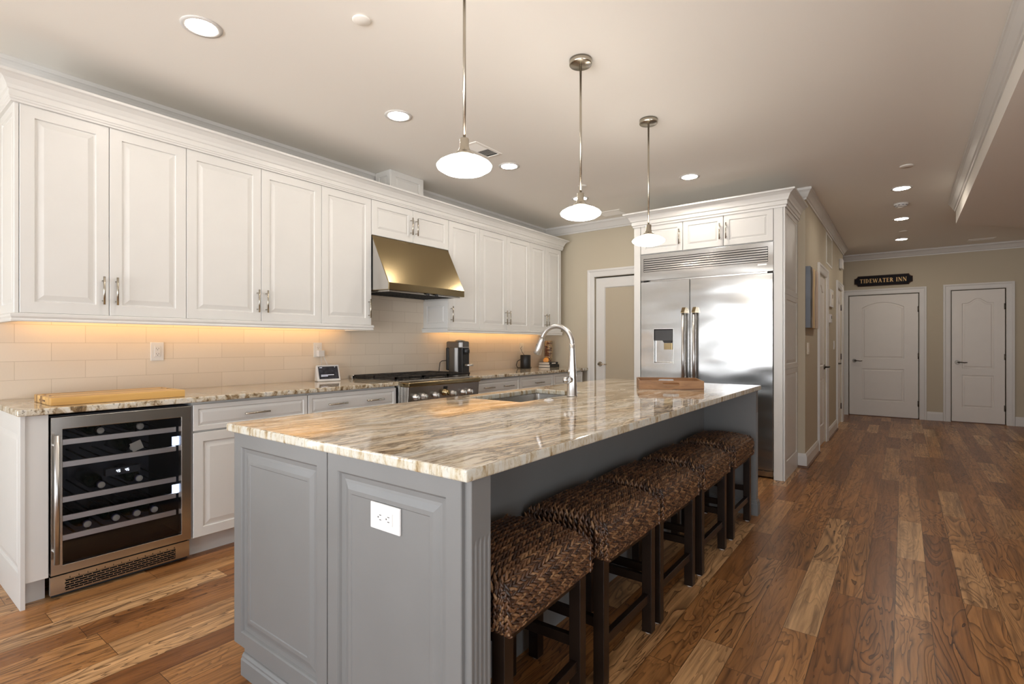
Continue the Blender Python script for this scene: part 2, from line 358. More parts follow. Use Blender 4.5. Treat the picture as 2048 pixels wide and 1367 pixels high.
# ------------------------------------------------------------------ mesh helpers
class MB:
    def __init__(s): s.v = []; s.f = []; s.sm = []; s.xf = None
    def _add(s, vs, fs, smooth=False):
        o = len(s.v)
        if s.xf is not None: vs = [s.xf @ Vector(p) for p in vs]
        s.v += [tuple(p) for p in vs]; s.f += [tuple(i + o for i in f) for f in fs]; s.sm += [smooth] * len(fs)
    def box(s, x0, x1, y0, y1, z0, z1):
        s._add([(x0,y0,z0),(x1,y0,z0),(x1,y1,z0),(x0,y1,z0),(x0,y0,z1),(x1,y0,z1),(x1,y1,z1),(x0,y1,z1)],
               [(0,3,2,1),(4,5,6,7),(0,1,5,4),(1,2,6,5),(2,3,7,6),(3,0,4,7)]); return s
    def loops(s, loops, cap0=True, cap1=True, closed=False, smooth=False, ring=True):
        n = len(loops[0]); vs = [p for l in loops for p in l]; fs = []
        m = len(loops); rng = range(m if closed else m - 1)
        for i in rng:
            a, b2 = i * n, ((i + 1) % m) * n
            for j in range(n if ring else n - 1):
                k = (j + 1) % n
                fs.append((a + j, a + k, b2 + k, b2 + j))
        nb = len(fs)
        s._add(vs, fs, smooth)
        o = len(s.v) - len(vs)
        if not closed:
            if cap0: s.f.append(tuple(o + j for j in range(n))[::-1]); s.sm.append(False)
            if cap1: s.f.append(tuple(o + (m - 1) * n + j for j in range(n))); s.sm.append(False)
        return s
    def cyl(s, p0, p1, r0, r1=None, seg=16, smooth=True):
        return s.tube([p0, p1], [r0, r0 if r1 is None else r1], seg, smooth)
    def tube(s, path, r, seg=12, smooth=True):
        path = [Vector(p) for p in path]
        if not isinstance(r, (list, tuple)): r = [r] * len(path)
        T = []
        for i in range(len(path)):
            a = path[max(0, i - 1)]; b2 = path[min(len(path) - 1, i + 1)]; T.append((b2 - a).normalized())
        up = Vector((0, 0, 1)) if abs(T[0].z) < 0.9 else Vector((1, 0, 0))
        nrm = T[0].cross(up).normalized(); L_ = []
        for i, p in enumerate(path):
            nrm = (nrm - T[i] * nrm.dot(T[i])).normalized(); bi = T[i].cross(nrm)
            L_.append([p + (nrm * math.cos(2*PI*j/seg) + bi * math.sin(2*PI*j/seg)) * r[i] for j in range(seg)])
        return s.loops(L_, smooth=smooth)
    def lathe(s, prof, cx=0, cy=0, seg=32, smooth=True):
        L_ = [[(cx + r * math.cos(2*PI*j/seg), cy + r * math.sin(2*PI*j/seg), z) for j in range(seg)] for r, z in prof]
        return s.loops(L_, smooth=smooth)
    def prism(s, poly, mp, d0, d1):
        return s.loops([[mp(u, v, d0) for u, v in poly], [mp(u, v, d1) for u, v in poly]])
    def sweep(s, path, prof, mp=lambda u, v, w_: (u, v, w_), closed=False):
        n = len(path); P = [Vector(p) for p in path]; L_ = []
        for i in range(n):
            if closed: d0 = (P[i] - P[i-1]).normalized(); d1 = (P[(i+1) % n] - P[i]).normalized()
            else:
                d0 = (P[i] - P[i-1]).normalized() if i > 0 else None; d1 = (P[i+1] - P[i]).normalized() if i < n - 1 else None
                d0 = d0 or d1; d1 = d1 or d0
            n0 = Vector((d0.y, -d0.x)); n1 = Vector((d1.y, -d1.x)); mt = (n0 + n1).normalized(); mt = mt / max(0.2, mt.dot(n0))
            L_.append([mp(P[i].x + mt.x * o, P[i].y + mt.y * o, h) for o, h in prof])
        return s.loops(L_, closed=closed)
    def build(s, name, mt, parent=None, bevel=0, seg=2, weighted=False):
        me = bpy.data.meshes.new(name); me.from_pydata(s.v, [], s.f); me.validate()
        bm = bmesh.new(); bm.from_mesh(me); bmesh.ops.recalc_face_normals(bm, faces=bm.faces); bm.to_mesh(me); bm.free()
        if len(me.polygons) == len(s.sm): me.polygons.foreach_set('use_smooth', s.sm)
        me.materials.append(mt)
        o = bpy.data.objects.new(name, me); C.objects.link(o)
        if parent is not None: o.parent = parent
        if bevel:
            b = o.modifiers.new('edge', 'BEVEL'); b.width = bevel; b.segments = seg; b.limit_method = 'ANGLE'; b.angle_limit = 0.7
        return o
def B(x0, x1, y0, y1, z0, z1): return MB().box(x0, x1, y0, y1, z0, z1)

def thing(name, label, cat, loc=(0, 0, 0), rz=0.0, group=None):
    o = bpy.data.objects.new(name, None); C.objects.link(o); o.location = loc; o.rotation_euler = (0, 0, rz); o.empty_display_size = 0.05
    o['label'] = label; o['category'] = cat
    if group: o['group'] = group
    return o
def tag(o, label, cat, group=None):
    o['label'] = label; o['category'] = cat
    if group: o['group'] = group
    return o
def struct(o, label=None):
    o['kind'] = 'structure'
    if label: o['label'] = label
    return o
def copy_thing(src, loc, rz=None, label=None, group=None):
    r = src.copy(); C.objects.link(r); r.location = loc
    if rz is not None: r.rotation_euler = (0, 0, rz)
    if label: r['label'] = label
    if group: r['group'] = group
    for ch in list(src.children):
        c = ch.copy(); C.objects.link(c); c.parent = r
        for g in list(ch.children):
            d = g.copy(); C.objects.link(d); d.parent = c
    return r

# raised panel face, local XZ plane, front towards -y at y = yf
def panel_slab(mb, x0, x1, z0, z1, yf, th, stile=0.056, small=False, flat=False):
    k = 0.6 if small else 1.0
    prof = [(0, th), (0, 0.002), (0.002, 0)]
    if not flat:
        prof += [(stile, 0), (stile + 0.003, 0.008), (stile + 0.010*k, 0.008), (stile + 0.036*k, 0.0015)]
    L_ = []
    for i, d in prof:
        L_.append([(x0+i, yf+d, z0+i), (x1-i, yf+d, z0+i), (x1-i, yf+d, z1-i), (x0+i, yf+d, z1-i)])
    mb.loops(L_)
    return mb
def bar_pull(parent, x, y, z, length, vertical=True, r=0.0055, stand=0.032, mt=None):
    mb = MB()
    if vertical:
        mb.cyl((x, y-stand, z-length/2), (x, y-stand, z+length/2), r, seg=12)
        for q in (-0.36, 0.36): mb.cyl((x, y, z+q*length), (x, y-stand, z+q*length), r*0.75, seg=8)
    else:
        mb.cyl((x-length/2, y-stand, z), (x+length/2, y-stand, z), r, seg=12)
        for q in (-0.36, 0.36): mb.cyl((x+q*length, y, z), (x+q*length, y-stand, z), r*0.75, seg=8)
    return mb.build('handle', mt or M['nickel'], parent)

# ------------------------------------------------------------------ room shell
def wall_x(name, x0, x1, ya, yb, z0, z1, opens, mt):      # wall running along y with openings (y0,y1,z0,z1)
    mb = MB(); y = ya
    for a, b2, c, d in sorted(opens):
        if a > y: mb.box(x0, x1, y, a, z0, z1)
        if c > z0: mb.box(x0, x1, a, b2, z0, c)
        if d < z1: mb.box(x0, x1, a, b2, d, z1)
        y = b2
    if y < yb: mb.box(x0, x1, y, yb, z0, z1)
    return struct(mb.build(name, mt))
def wall_y(name, y0, y1, xa, xb, z0, z1, opens, mt):
    mb = MB(); x = xa
    for a, b2, c, d in sorted(opens):
        if a > x: mb.box(x, a, y0, y1, z0, z1)
        if c > z0: mb.box(a, b2, y0, y1, z0, c)
        if d < z1: mb.box(a, b2, y0, y1, d, z1)
        x = b2
    if x < xb: mb.box(x, xb, y0, y1, z0, z1)
    return struct(mb.build(name, mt))

struct(B(XL-0.2, XR+0.2, YR-0.2, YF+0.2, -0.06, 0).build('floor', M['floor']))
struct(B(XL-0.2, XR+0.2, YR-0.2, YF+0.2, ZC, ZC+0.1).build('ceiling', M['ceil']))
wall_x('wall_left', XL-0.14, XL, YR, YB+1.2, 0, ZC, [LEFT_OPEN], M['wall'])
wall_y('wall_rear', YR-0.14, YR, XL-0.14, XR+0.14, 0, ZC, REAR_OPEN, M['wall'])
wall_x('wall_right', XR, XR+0.14, YR, YF+0.14, 0, ZC, [RIGHT_OPEN], M['wall'])
PD = (-3.085, -2.30, 0.0, 2.05)          # pantry door opening in the kitchen back wall
wall_y('wall_back', YB, YB+0.12, XL, XH, 0, ZC, [PD], M['wall'])
DA = (6.80, 7.50, 0.0, 2.04); DB = (8.82, 9.56, 0.0, 2.04)
wall_x('wall_hall', XH-0.12, XH, YB+0.12, 9.80, 0, ZC, [DA, DB], M['wall'])
wall_y('wall_pantry', YB+1.2, YB+1.3, XL, XH-0.12, 0, ZC, [], M['wall'])
D1 = (-0.755, 0.205, 0.0, 2.045); D2 = (0.594, 1.226, 0.0, 2.055)
wall_y('wall_far', YF, YF+0.14, -2.6, XR+0.14, 0, ZC, [D1, D2], M['wall'])
wall_x('wall_nook', -2.7, -2.6, 9.3, YF+0.14, 0, ZC, [], M['wall'])
wall_y('wall_return', 9.68, 9.80, -2.6, XH-0.12, 0, ZC, [], M['wall'])
# lowered soffit on the right with its angled end
sof = MB(); sof.prism([(0.45, YR), (0.45, 7.30), (1.75, 8.62), (XR, 8.62), (XR, YR)], lambda u, v, w_: (u, v, w_), 2.50, ZC)
struct(sof.build('ceiling_soffit', M['ceil']))
CROWN = [(0, 2.632), (0.010, 2.632), (0.013, 2.648), (0.022, 2.655), (0.045, 2.700), (0.055, 2.712), (0.062, 2.716), (0.062, 2.739), (0, 2.739)]
struct(MB().sweep([(XL, YR), (XL, YB), (XH, YB), (XH, 9.80), (-2.6, 9.80)], CROWN).build('trim_1', M['trimw']))
struct(MB().sweep([(-2.6, YF), (XR, YF), (XR, 8.62)], CROWN).build('trim_2', M['trimw']))
struct(MB().sweep([(1.75, 8.62), (0.45, 7.30), (0.45, YR)], [(-o, h) for o, h in CROWN] if False else [(o, h) for o, h in CROWN]).build('trim_3', M['trimw']))
BASE = [(0, 0), (0.018, 0), (0.018, 0.105), (0.012, 0.125), (0.008, 0.137), (0, 0.137)]
def baseboard(name, path): struct(MB().sweep(path, BASE).build(name, M['trimw'], bevel=0.0015))
baseboard('baseboard_hall', [(-0.832, YB), (XH, YB), (XH, DA[0]-0.095)])
baseboard('baseboard_hall_middle', [(XH, DA[1]+0.095), (XH, DB[0]-0.095)])
baseboard('baseboard_far', [(D1[1]+0.095, YF), (D2[0]-0.095, YF)])
baseboard('baseboard_far_right', [(D2[1]+0.095, YF), (XR, YF)])
baseboard('baseboard_pantry', [(-3.18+0.0, YB), (-3.18+0.001, YB)]) if False else None
SHOE = [(0.018, 0), (0.032, 0), (0.030, 0.010), (0.018, 0.018)]
M['shoe'] = plain('brown_shoe_moulding', (0.14, 0.06, 0.028), 0.45, vary=0.1)
struct(MB().sweep([(-0.832, YB), (XH, YB), (XH, DA[0]-0.095)], SHOE).build('trim_4', M['shoe']))
struct(MB().sweep([(XH, DA[1]+0.095), (XH, DB[0]-0.095)], SHOE).build('trim_5', M['shoe']))

CAS = [(0, 0), (0, 0.012), (-0.012, 0.016), (-0.060, 0.018), (-0.072, 0.024), (-0.092, 0.024), (-0.092, 0)]
def casing(name, op, mp):
    x0, x1, z0, z1 = op
    struct(MB().sweep([(x0, 0), (x0, z1), (x1, z1), (x1, 0)], CAS, mp).build(name, M['trimw'], bevel=0.0012))
fy = lambda u, v, w_: (u, YF - w_, v)
casing('trim_6', D1, fy); casing('trim_7', D2, fy)
casing('trim_8', PD, lambda u, v, w_: (u, YB - w_, v))
casing('trim_9', DA, lambda u, v, w_: (XH + w_, u, v)); casing('trim_10', DB, lambda u, v, w_: (XH + w_, u, v))

# panelled interior doors: local x 0..w, front towards -y
def arch_outline(x0, x1, z0, z1, rise, i, kind, n=18):
    pts = [(x0+i, z0+i), (x1-i, z0+i)]
    a, b2 = x1-i, x0+i; zs = z1-rise-i
    for k in range(n+1):
        q = k / n; x = a + (b2-a) * q
        if kind == 'arc': h = rise * (1 - (2*q-1)**2)
        elif kind == 'camel': h = rise * (0.5 - 0.5*math.cos(2*PI*min(max((q-0.12)/0.76, 0), 1)))
        else: h = 0
        pts.append((x, zs + h))
    return pts
def make_door(name, w, h, loc, rz, kind, lever_x, lever_dir, hinge_x, low, up, mx, rise, label):
    t = struct(thing(name, label, 'door', loc, rz))
    mb = MB(); th = 0.035; yf = 0.0
    # field: stiles, rails with an arched top rail, then the moulded panels set in
    mb.box(0.003, w-0.003, 0.012, th, 0.012, h)
    def face(poly): mb._add([(x, yf, z) for x, z in poly] + [(x, 0.0121, z) for x, z in poly],
                            [tuple(range(len(poly)))] + [(i, (i+1) % len(poly), (i+1) % len(poly)+len(poly), i+len(poly)) for i in range(len(poly))])
    face([(0.003, 0.012), (mx, 0.012), (mx, h), (0.003, h)]); face([(w-mx, 0.012), (w-0.003, 0.012), (w-0.003, h), (w-mx, h)])
    face([(mx, 0.012), (w-mx, 0.012), (w-mx, low[0]), (mx, low[0])])
    face([(mx, low[1]), (w-mx, low[1]), (w-mx, up[0]), (mx, up[0])])
    arch = arch_outline(mx, w-mx, up[0], up[1], rise, 0, kind)[2:]
    face([(mx, h)] + arch[::-1] + [(w-mx, h)])
    for z0, z1, kd, rs in ((low[0], low[1], 'flat', 0.0), (up[0], up[1], kind, rise)):
        L_ = []
        for i, d in ((0, 0.0), (0.006, 0.009), (0.018, 0.009), (0.034, 0.003)):
            L_.append([(x, yf+d, z) for x, z in arch_outline(mx, w-mx, z0, z1, rs, i, kd)])
        mb.loops(L_, cap0=False)
    mb.build('door_panel', M['door'], t)
    lv = MB()
    lv.cyl((lever_x, 0, 0.93), (lever_x, -0.012, 0.93), 0.031, 0.028, 20); lv.cyl((lever_x, -0.01, 0.93), (lever_x, -0.055, 0.93), 0.010, seg=12)
    lv.tube([(lever_x, -0.052, 0.93), (lever_x+0.04*lever_dir, -0.054, 0.932), (lever_x+0.085*lever_dir, -0.05, 0.926), (lever_x+0.115*lever_dir, -0.047, 0.930)], [0.010, 0.009, 0.008, 0.006], 10)
    lv.build('door_handle', M['bronze'], t)
    if hinge_x is not None:
        for z in (0.25, 1.02, 1.78):
            hb = MB(); hb.cyl((hinge_x, -0.006, z-0.045), (hinge_x, -0.006, z+0.045), 0.008, seg=10); hb.box(hinge_x-0.014, hinge_x+0.014, -0.002, 0.004, z-0.045, z+0.045); hb.build('hinge', M['bronze'], t)
    return t
make_door('door_1', 0.94, 2.035, (D1[0]+0.01, YF+0.012, 0), 0, 'arc', 0.075, 1, 0.94, (0.26, 0.80), (0.975, 1.915), 0.185, 0.085, 'wide white two panel door with arched top panel under the dark sign')
make_door('door_2', 0.615, 2.045, (D2[0]+0.008, YF+0.012, 0), 0, 'camel', 0.07, 1, 0.615, (0.235, 0.735), (0.84, 1.92), 0.125, 0.075, 'narrow white two panel door at the far right of the hall')
make_door('door_3', 0.685, 2.03, (XH-0.012, DA[0]+0.008, 0), PI/2, 'camel', 0.62, 1, 0.0, (0.235, 0.80), (0.95, 1.92), 0.125, 0.075, 'white hall closet door nearest the fridge, beside the painting')
make_door('door_4', 0.725, 2.03, (XH-0.012, DB[0]+0.008, 0), PI/2, 'camel', 0.07, 1, 0.725, (0.235, 0.80), (0.95, 1.92), 0.125, 0.075, 'white hall door farther along the side wall')
# dark gaps under the hall doors are the thresholds
for k, (x0, x1) in enumerate((D1[:2], D2[:2])):
    struct(B(x0, x1, YF-0.01, YF+0.14, 0, 0.010).build('trim_%d' % (11+k), M['shoe']))
# pantry door with frosted glass
t = struct(thing('door_5', 'white pantry door with frosted glass left of the fridge', 'door', (PD[0]+0.008, YB+0.02, 0)))
mb = MB(); W5, H5 = 0.77, 2.035
mb.loops([[(0, 0.04, 0.01), (W5, 0.04, 0.01), (W5, 0.04, H5), (0, 0.04, H5)], [(0, 0, 0.01), (W5, 0, 0.01), (W5, 0, H5), (0, 0, H5)],
          [(0.115, 0, 0.25), (W5-0.115, 0, 0.25), (W5-0.115, 0, H5-0.115), (0.115, 0, H5-0.115)], [(0.125, 0.01, 0.26), (W5-0.125, 0.01, 0.26), (W5-0.125, 0.01, H5-0.125), (0.125, 0.01, H5-0.125)],
          [(0.125, 0.04, 0.26), (W5-0.125, 0.04, 0.26), (W5-0.125, 0.04, H5-0.125), (0.125, 0.04, H5-0.125)]], closed=True)
mb.build('door_frame', M['trimw'], t)
B(0.120, W5-0.120, 0.016, 0.024, 0.255, H5-0.12).build('glass_pane', M['frost'], t)
lv = MB(); lv.cyl((0.058, 0, 0.965), (0.058, -0.012, 0.965), 0.031, 0.028, 20); lv.cyl((0.058, -0.01, 0.965), (0.058, -0.055, 0.965), 0.010, seg=12)
lv.tube([(0.058, -0.052, 0.965), (0.10, -0.054, 0.968), (0.17, -0.047, 0.963)], [0.010, 0.009, 0.006], 10); lv.build('door_handle', M['nickel'], t)

# windows behind and beside the camera
def window(name, label, loc, rz, wd, z0, z1, panes):
    t = struct(thing(name, label, 'window', loc, rz))
    mb = MB()
    mb.loops([[(0, y, z0), (wd, y, z0), (wd, y, z1), (0, y, z1)] if k < 2 else [(0.06, y, z0+0.06), (wd-0.06, y, z0+0.06), (wd-0.06, y, z1-0.06), (0.06, y, z1-0.06)] for k, y in enumerate((0.10, 0.0, 0.0, 0.10))], closed=True)
    for i in range(1, panes): mb.box(wd*i/panes-0.04, wd*i/panes+0.04, 0.01, 0.09, z0+0.05, z1-0.05)
    mb.build('window_frame', M['trimw'], t)
    for i in range(panes): B(wd*i/panes+0.03, wd*(i+1)/panes-0.03, 0.045, 0.05, z0+0.05, z1-0.05).build('window_pane', M['pane'], t)
for k, a in enumerate(REAR_OPEN): window('window_%d' % (k+1), 'glazed patio door behind the viewer', (a[1], YR-0.02, 0), PI, a[1]-a[0], a[2], a[3], 2)
window('window_3', 'side window beside the viewer', (XL-0.02, LEFT_OPEN[0], 0), PI/2, LEFT_OPEN[1]-LEFT_OPEN[0], LEFT_OPEN[2], LEFT_OPEN[3], 2)
window('window_4', 'window in the right wall', (XR+0.02, RIGHT_OPEN[1], 0), -PI/2, RIGHT_OPEN[1]-RIGHT_OPEN[0], RIGHT_OPEN[2], RIGHT_OPEN[3], 2)
# ------------------------------------------------------------------ backsplash
struct(B(XL, XL+0.010, 0.50, YB, 0.880, 1.40).build('wall_backsplash', M['tile']))
struct(B(XL, XL+0.0099, 2.702, 3.605, 1.40, 2.15).build('wall_backsplash_hood', M['tile']))

# ------------------------------------------------------------------ upper cabinets (local x = along the wall, front towards -y)
XW = XL + 0.010
def upper(y0, y1, z0, z1, doors, label, end_left=None, handles_z=None):
    """doors: list of (a, b, handle side) in world y"""
    t = thing('wall_cabinet', label, 'cabinet', (XW, y0, 0), PI/2, 'white wall cabinets over the left counter')
    D = 0.32
    B(0.0005, y1-y0-0.0005, -D, -0.001, z0+0.0, z1).build('cabinet_body', M['cab'], t)
    for a, b2, hs in doors:
        d = panel_slab(MB(), a-y0+0.0015, b2-y0-0.0015, z0-0.002, z1-0.004, -D-0.0205, 0.020, small=(z1-z0) < 0.5).build('door', M['cab'], t)
        hx = (b2-y0-0.030) if hs > 0 else (a-y0+0.030)
        zc = handles_z if handles_z else z0+0.132
        bar_pull(d, hx, -D-0.0205, zc, 0.152)
    if end_left:
        ez0, ez1 = end_left
        # raised end panel facing -x locally (towards the viewer)
        m2 = MB(); m2.xf = Matrix.Rotation(-PI/2, 4, 'Z') @ Matrix.Translation((0, 0, 0))
        # rotate local front (-y) to -x: local x -> along depth
        panel_slab(m2, 0.0, D+0.018, ez0, ez1, -0.0005, 0.018, stile=0.045, small=True)
        o = m2.build('end_panel', M['cab'], t)
    return t
UZ0, UZ1 = 1.370, 2.408
upper(0.573, 1.323, UZ0, UZ1, [(0.573, 0.938, 1), (0.938, 1.323, -1)], 'first white wall cabinet, two tall doors, above the wine cooler')
upper(1.323, 2.244, UZ0, UZ1, [(1.323, 1.786, 1), (1.786, 2.244, -1)], 'second white wall cabinet, two tall doors, above the smart display side')
upper(2.244, 2.700, UZ0, UZ1, [(2.244, 2.700, 1)], 'single door white wall cabinet just left of the range hood')
upper(2.702, 3.606, 2.116, UZ1, [(2.702, 3.154, 1), (3.154, 3.606, -1)], 'short white wall cabinet with two small doors above the range hood', handles_z=2.252)
upper(3.608, 4.065, UZ0, UZ1, [(3.608, 4.065, -1)], 'single door white wall cabinet just right of the range hood')
upper(4.065, 4.962, UZ0, UZ1, [(4.065, 4.522, 1), (4.522, 4.962, -1)], 'white wall cabinet with two doors above the coffee machine')
upper(4.962, 5.656, UZ0, UZ1, [(4.962, 5.308, 1), (5.308, 5.656, -1)], 'last white wall cabinet, two narrow doors, above the black speaker')
XU = XW + 0.3405
# exposed end panels
def end_panel(name, label, y, z0, z1, x0=XW, x1=XU-0.002, stile=0.045):
    mb = MB(); panel_slab(mb, x0, x1, z0, z1, y-0.019, 0.018, stile=stile, small=True)
    return tag(mb.build(name, M['cab'], None, bevel=0.001), label, 'panel')
end_panel('cabinet_end_panel', 'raised white end panel on the near end of the wall cabinets', 0.573, UZ0-0.002, UZ1)
mb = MB(); panel_slab(mb, XW+0.0, XU-0.002, UZ0-0.002, 1.64, 3.6075-0.012, 0.0118, stile=0.05, small=True)
tag(mb.build('cabinet_end_panel', M['cab'], None), 'small white raised panel under the right end of the range hood', 'panel')
# crown along the cabinets, light rails
CC = [(-0.004, 2.404), (0.012, 2.404), (0.012, 2.412), (0.017, 2.417), (0.017, 2.424), (0.021, 2.428), (0.021, 2.455), (0.028, 2.460), (0.032, 2.476), (0.045, 2.500), (0.066, 2.516), (0.080, 2.520), (0.080, 2.533), (-0.004, 2.533)]
tag(MB().sweep([(XW, 0.553), (XU, 0.553), (XU, 5.658), (XW, 5.658)], CC).build('crown_moulding', M['cab']), 'white crown moulding running along the top of the wall cabinets', 'moulding')
LR = [(-0.018, 1.325), (0.010, 1.325), (0.012, 1.332), (0.008, 1.340), (0.014, 1.350), (0.014, 1.362), (0.008, 1.367), (-0.018, 1.367)]
tag(MB().sweep([(XW, 0.553), (XU, 0.553), (XU, 2.702), (XW, 2.702)], LR).build('light_rail', M['cab']), 'white light rail under the wall cabinets left of the hood', 'moulding')
tag(MB().sweep([(XW, 3.590), (XU, 3.590), (XU, 5.658), (XW, 5.658)], LR).build('light_rail', M['cab']), 'white light rail under the wall cabinets right of the hood', 'moulding')
def strip(y0, y1, label):
    t = thing('under_cabinet_light', label, 'light', (XW+0.150, y0, 1.342), 0, 'warm strip lights under the wall cabinets')
    B(0.0, 0.012, 0, y1-y0, 0.0, 0.030).box(-0.012, 0.0, 0, y1-y0, 0.0, 0.003).build('housing', M['plastic'], t)
    B(-0.006, -0.0005, 0.01, y1-y0-0.01, 0.004, 0.028).build('diffuser', M['strip'], t)
strip(0.62, 2.62, 'warm strip light under the cabinets left of the hood')
strip(3.68, 5.60, 'warm strip light under the cabinets right of the hood')
# boxed duct above the crown
t = thing('duct_cover', 'white panelled duct box standing on the cabinets up to the ceiling', 'duct cover', (XL, 2.974, 0), PI/2)
B(0.0, 0.38, -0.25, -0.065, 2.41, 2.7395).build('box_body', M['cab'], t)
panel_slab(MB(), 0.0, 0.38, 2.412, 2.7385, -0.271, 0.020, stile=0.05, small=True).build('front_panel', M['cab'], t)
m2 = MB(); m2.xf = Matrix.Rotation(-PI/2, 4, 'Z'); panel_slab(m2, 0.07, 0.268, 2.412, 2.7385, -0.012, 0.011, stile=0.045, small=True); m2.build('side_panel', M['cab'], t)

# ------------------------------------------------------------------ range hood
HY0, HY1 = 2.706, 3.602
t = thing('range_hood', 'sloped stainless range hood, golden reflection painted onto its front, between the wall cabinets', 'range hood', (XW, HY0, 0))
wy = HY1 - HY0
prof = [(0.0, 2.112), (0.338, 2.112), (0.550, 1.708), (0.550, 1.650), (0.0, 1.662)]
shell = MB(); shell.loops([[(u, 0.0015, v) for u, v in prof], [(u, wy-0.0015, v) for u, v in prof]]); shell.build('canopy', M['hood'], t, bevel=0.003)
for ya, yb in ((0.0, 0.0014), (wy-0.0014, wy)):
    pi_ = [(0.0, 2.108), (0.334, 2.108), (0.545, 1.706), (0.545, 1.654), (0.0, 1.666)]
    MB().loops([[(u, ya, v) for u, v in pi_], [(u, yb, v) for u, v in pi_]]).build('side_cheek', M['steel'], t)
mb = MB(); mb.loops([[(0.03, 0.03, 1.6605), (0.52, 0.03, 1.6495), (0.52, wy-0.03, 1.6495), (0.03, wy-0.03, 1.6605)], [(0.03, 0.03, 1.650), (0.52, 0.03, 1.641), (0.52, wy-0.03, 1.641), (0.03, wy-0.03, 1.650)],
                      [(0.06, 0.06, 1.650), (0.49, 0.06, 1.641), (0.49, wy-0.06, 1.641), (0.06, wy-0.06, 1.650)], [(0.06, 0.06, 1.656), (0.49, 0.06, 1.648), (0.49, wy-0.06, 1.648), (0.06, wy-0.06, 1.656)]])
mb.build('underside_rim', M['steel'], t)
for k in range(3):
    fb = MB(); a = 0.07 + k*0.255
    for q in range(9): fb.box(0.08+q*0.044, 0.10+q*0.044, a, a+0.24, 1.646-q*0.0007, 1.652-q*0.0007)
    fb.build('baffle_filter', M['gap'], t)
for y in (0.44, 0.545): MB().cyl((0.535, y, 1.652), (0.535, y, 1.634), 0.017, 0.015, 16).build('control_knob', M['black'], t)

# ------------------------------------------------------------------ base cabinets, left run
XF = -3.195           # door faces
FD = XF - XW          # depth to the door face
t = thing('base_cabinet', 'narrow white end base cabinet with tall end panel left of the wine cooler', 'cabinet', (XW, 0.527, 0), PI/2, 'white base cabinets under the left counter')
B(0.018, 0.100, -FD+0.005, -0.0, 0.115, 0.880).build('filler', M['cab'], t, bevel=0.0015)
B(0.018, 0.100, -FD+0.075, -FD+0.090, 0.0, 0.115).build('toe_kick', M['cab'], t)
m2 = MB(); m2.xf = Matrix.Rotation(-PI/2, 4, 'Z')
prof = [(0, 0.018), (0, 0.001), (0.001, 0), (0.06, 0), (0.063, 0.007), (0.075, 0.007), (0.10, 0.002)]
L_ = []
for i, d in prof:
    k = min(i, 0.06) / 0.06 if i < 0.06 else 1
    zb = 0.0 + (0.16 + (i-0.06) if i >= 0.06 else i)
    zt = 0.882 - (0.075 + (i-0.06) if i >= 0.06 else i)
    x0 = 0.0 + i; x1 = FD + 0.002 - (0.045 + (i-0.06) if i >= 0.06 else i)
    L_.append([(x0, d, zb), (x1, d, zb), (x1, d, zt), (x0, d, zt)])
m2.loops(L_); m2.build('end_panel', M['cab'], t, bevel=0.003)
def base_cab(y0, y1, label, drawers, ndoors, pulls):
    t = thing('base_cabinet', label, 'cabinet', (XW, y0, 0), PI/2, 'white base cabinets under the left counter')
    wd = y1 - y0
    B(0.0005, wd-0.0005, -FD+0.021, 0, 0.110, 0.880).build('cabinet_body', M['cab'], t)
    B(0.0005, wd-0.0005, -FD+0.075, -FD+0.095, 0.0, 0.110).build('toe_kick', M['cab'], t)
    d = panel_slab(MB(), 0.003, wd-0.003, 0.719, 0.868, -FD, 0.020, stile=0.026, small=True).build('drawer', M['cab'], t)
    for p in pulls: bar_pull(d, p-y0, -FD, 0.793, 0.155, vertical=False)
    if ndoors:
        step = wd / ndoors
        for k in range(ndoors):
            dd = panel_slab(MB(), k*step+0.003, (k+1)*step-0.003, 0.115, 0.708, -FD, 0.020, stile=0.052).build('door', M['cab'], t)
            hx = (k+1)*step-0.035 if (k == 0) else k*step+0.035
            bar_pull(dd, hx, -FD, 0.60, 0.152)
    return t
base_cab(1.243, 1.950, 'white base cabinet with one drawer pull, just right of the wine cooler', 1, 1, [1.598])
base_cab(1.952, 2.712, 'white base cabinet with two pulls on its drawer, left of the range', 1, 2, [2.168, 2.490])
base_cab(3.650, 4.366, 'white base cabinet with two pulls on its drawer, right of the range', 1, 2, [3.840, 4.150])
base_cab(4.367, 5.015, 'white base cabinet with a single drawer pull, behind the sink', 1, 2, [4.704])
base_cab(5.016, 5.690, 'last white base cabinet, partly hidden by the faucet', 1, 2, [5.35])

# counters
def slab_thing(name, x0, x1, y0, y1, z0, z1, mt, label, bev=0.006):
    return tag(B(x0, x1, y0, y1, z0, z1).build(name, mt, None, bevel=bev, seg=3), label, 'countertop')
slab_thing('stone_countertop', XW, -3.165, 0.513, 2.712, 0.8835, 0.914, M['granite2'], 'speckled granite countertop over the wine cooler, left of the range')
slab_thing('stone_countertop', XW, -3.165, 3.645, 5.785, 0.8835, 0.914, M['granite2'], 'speckled granite countertop under the coffee machine, right of the range')

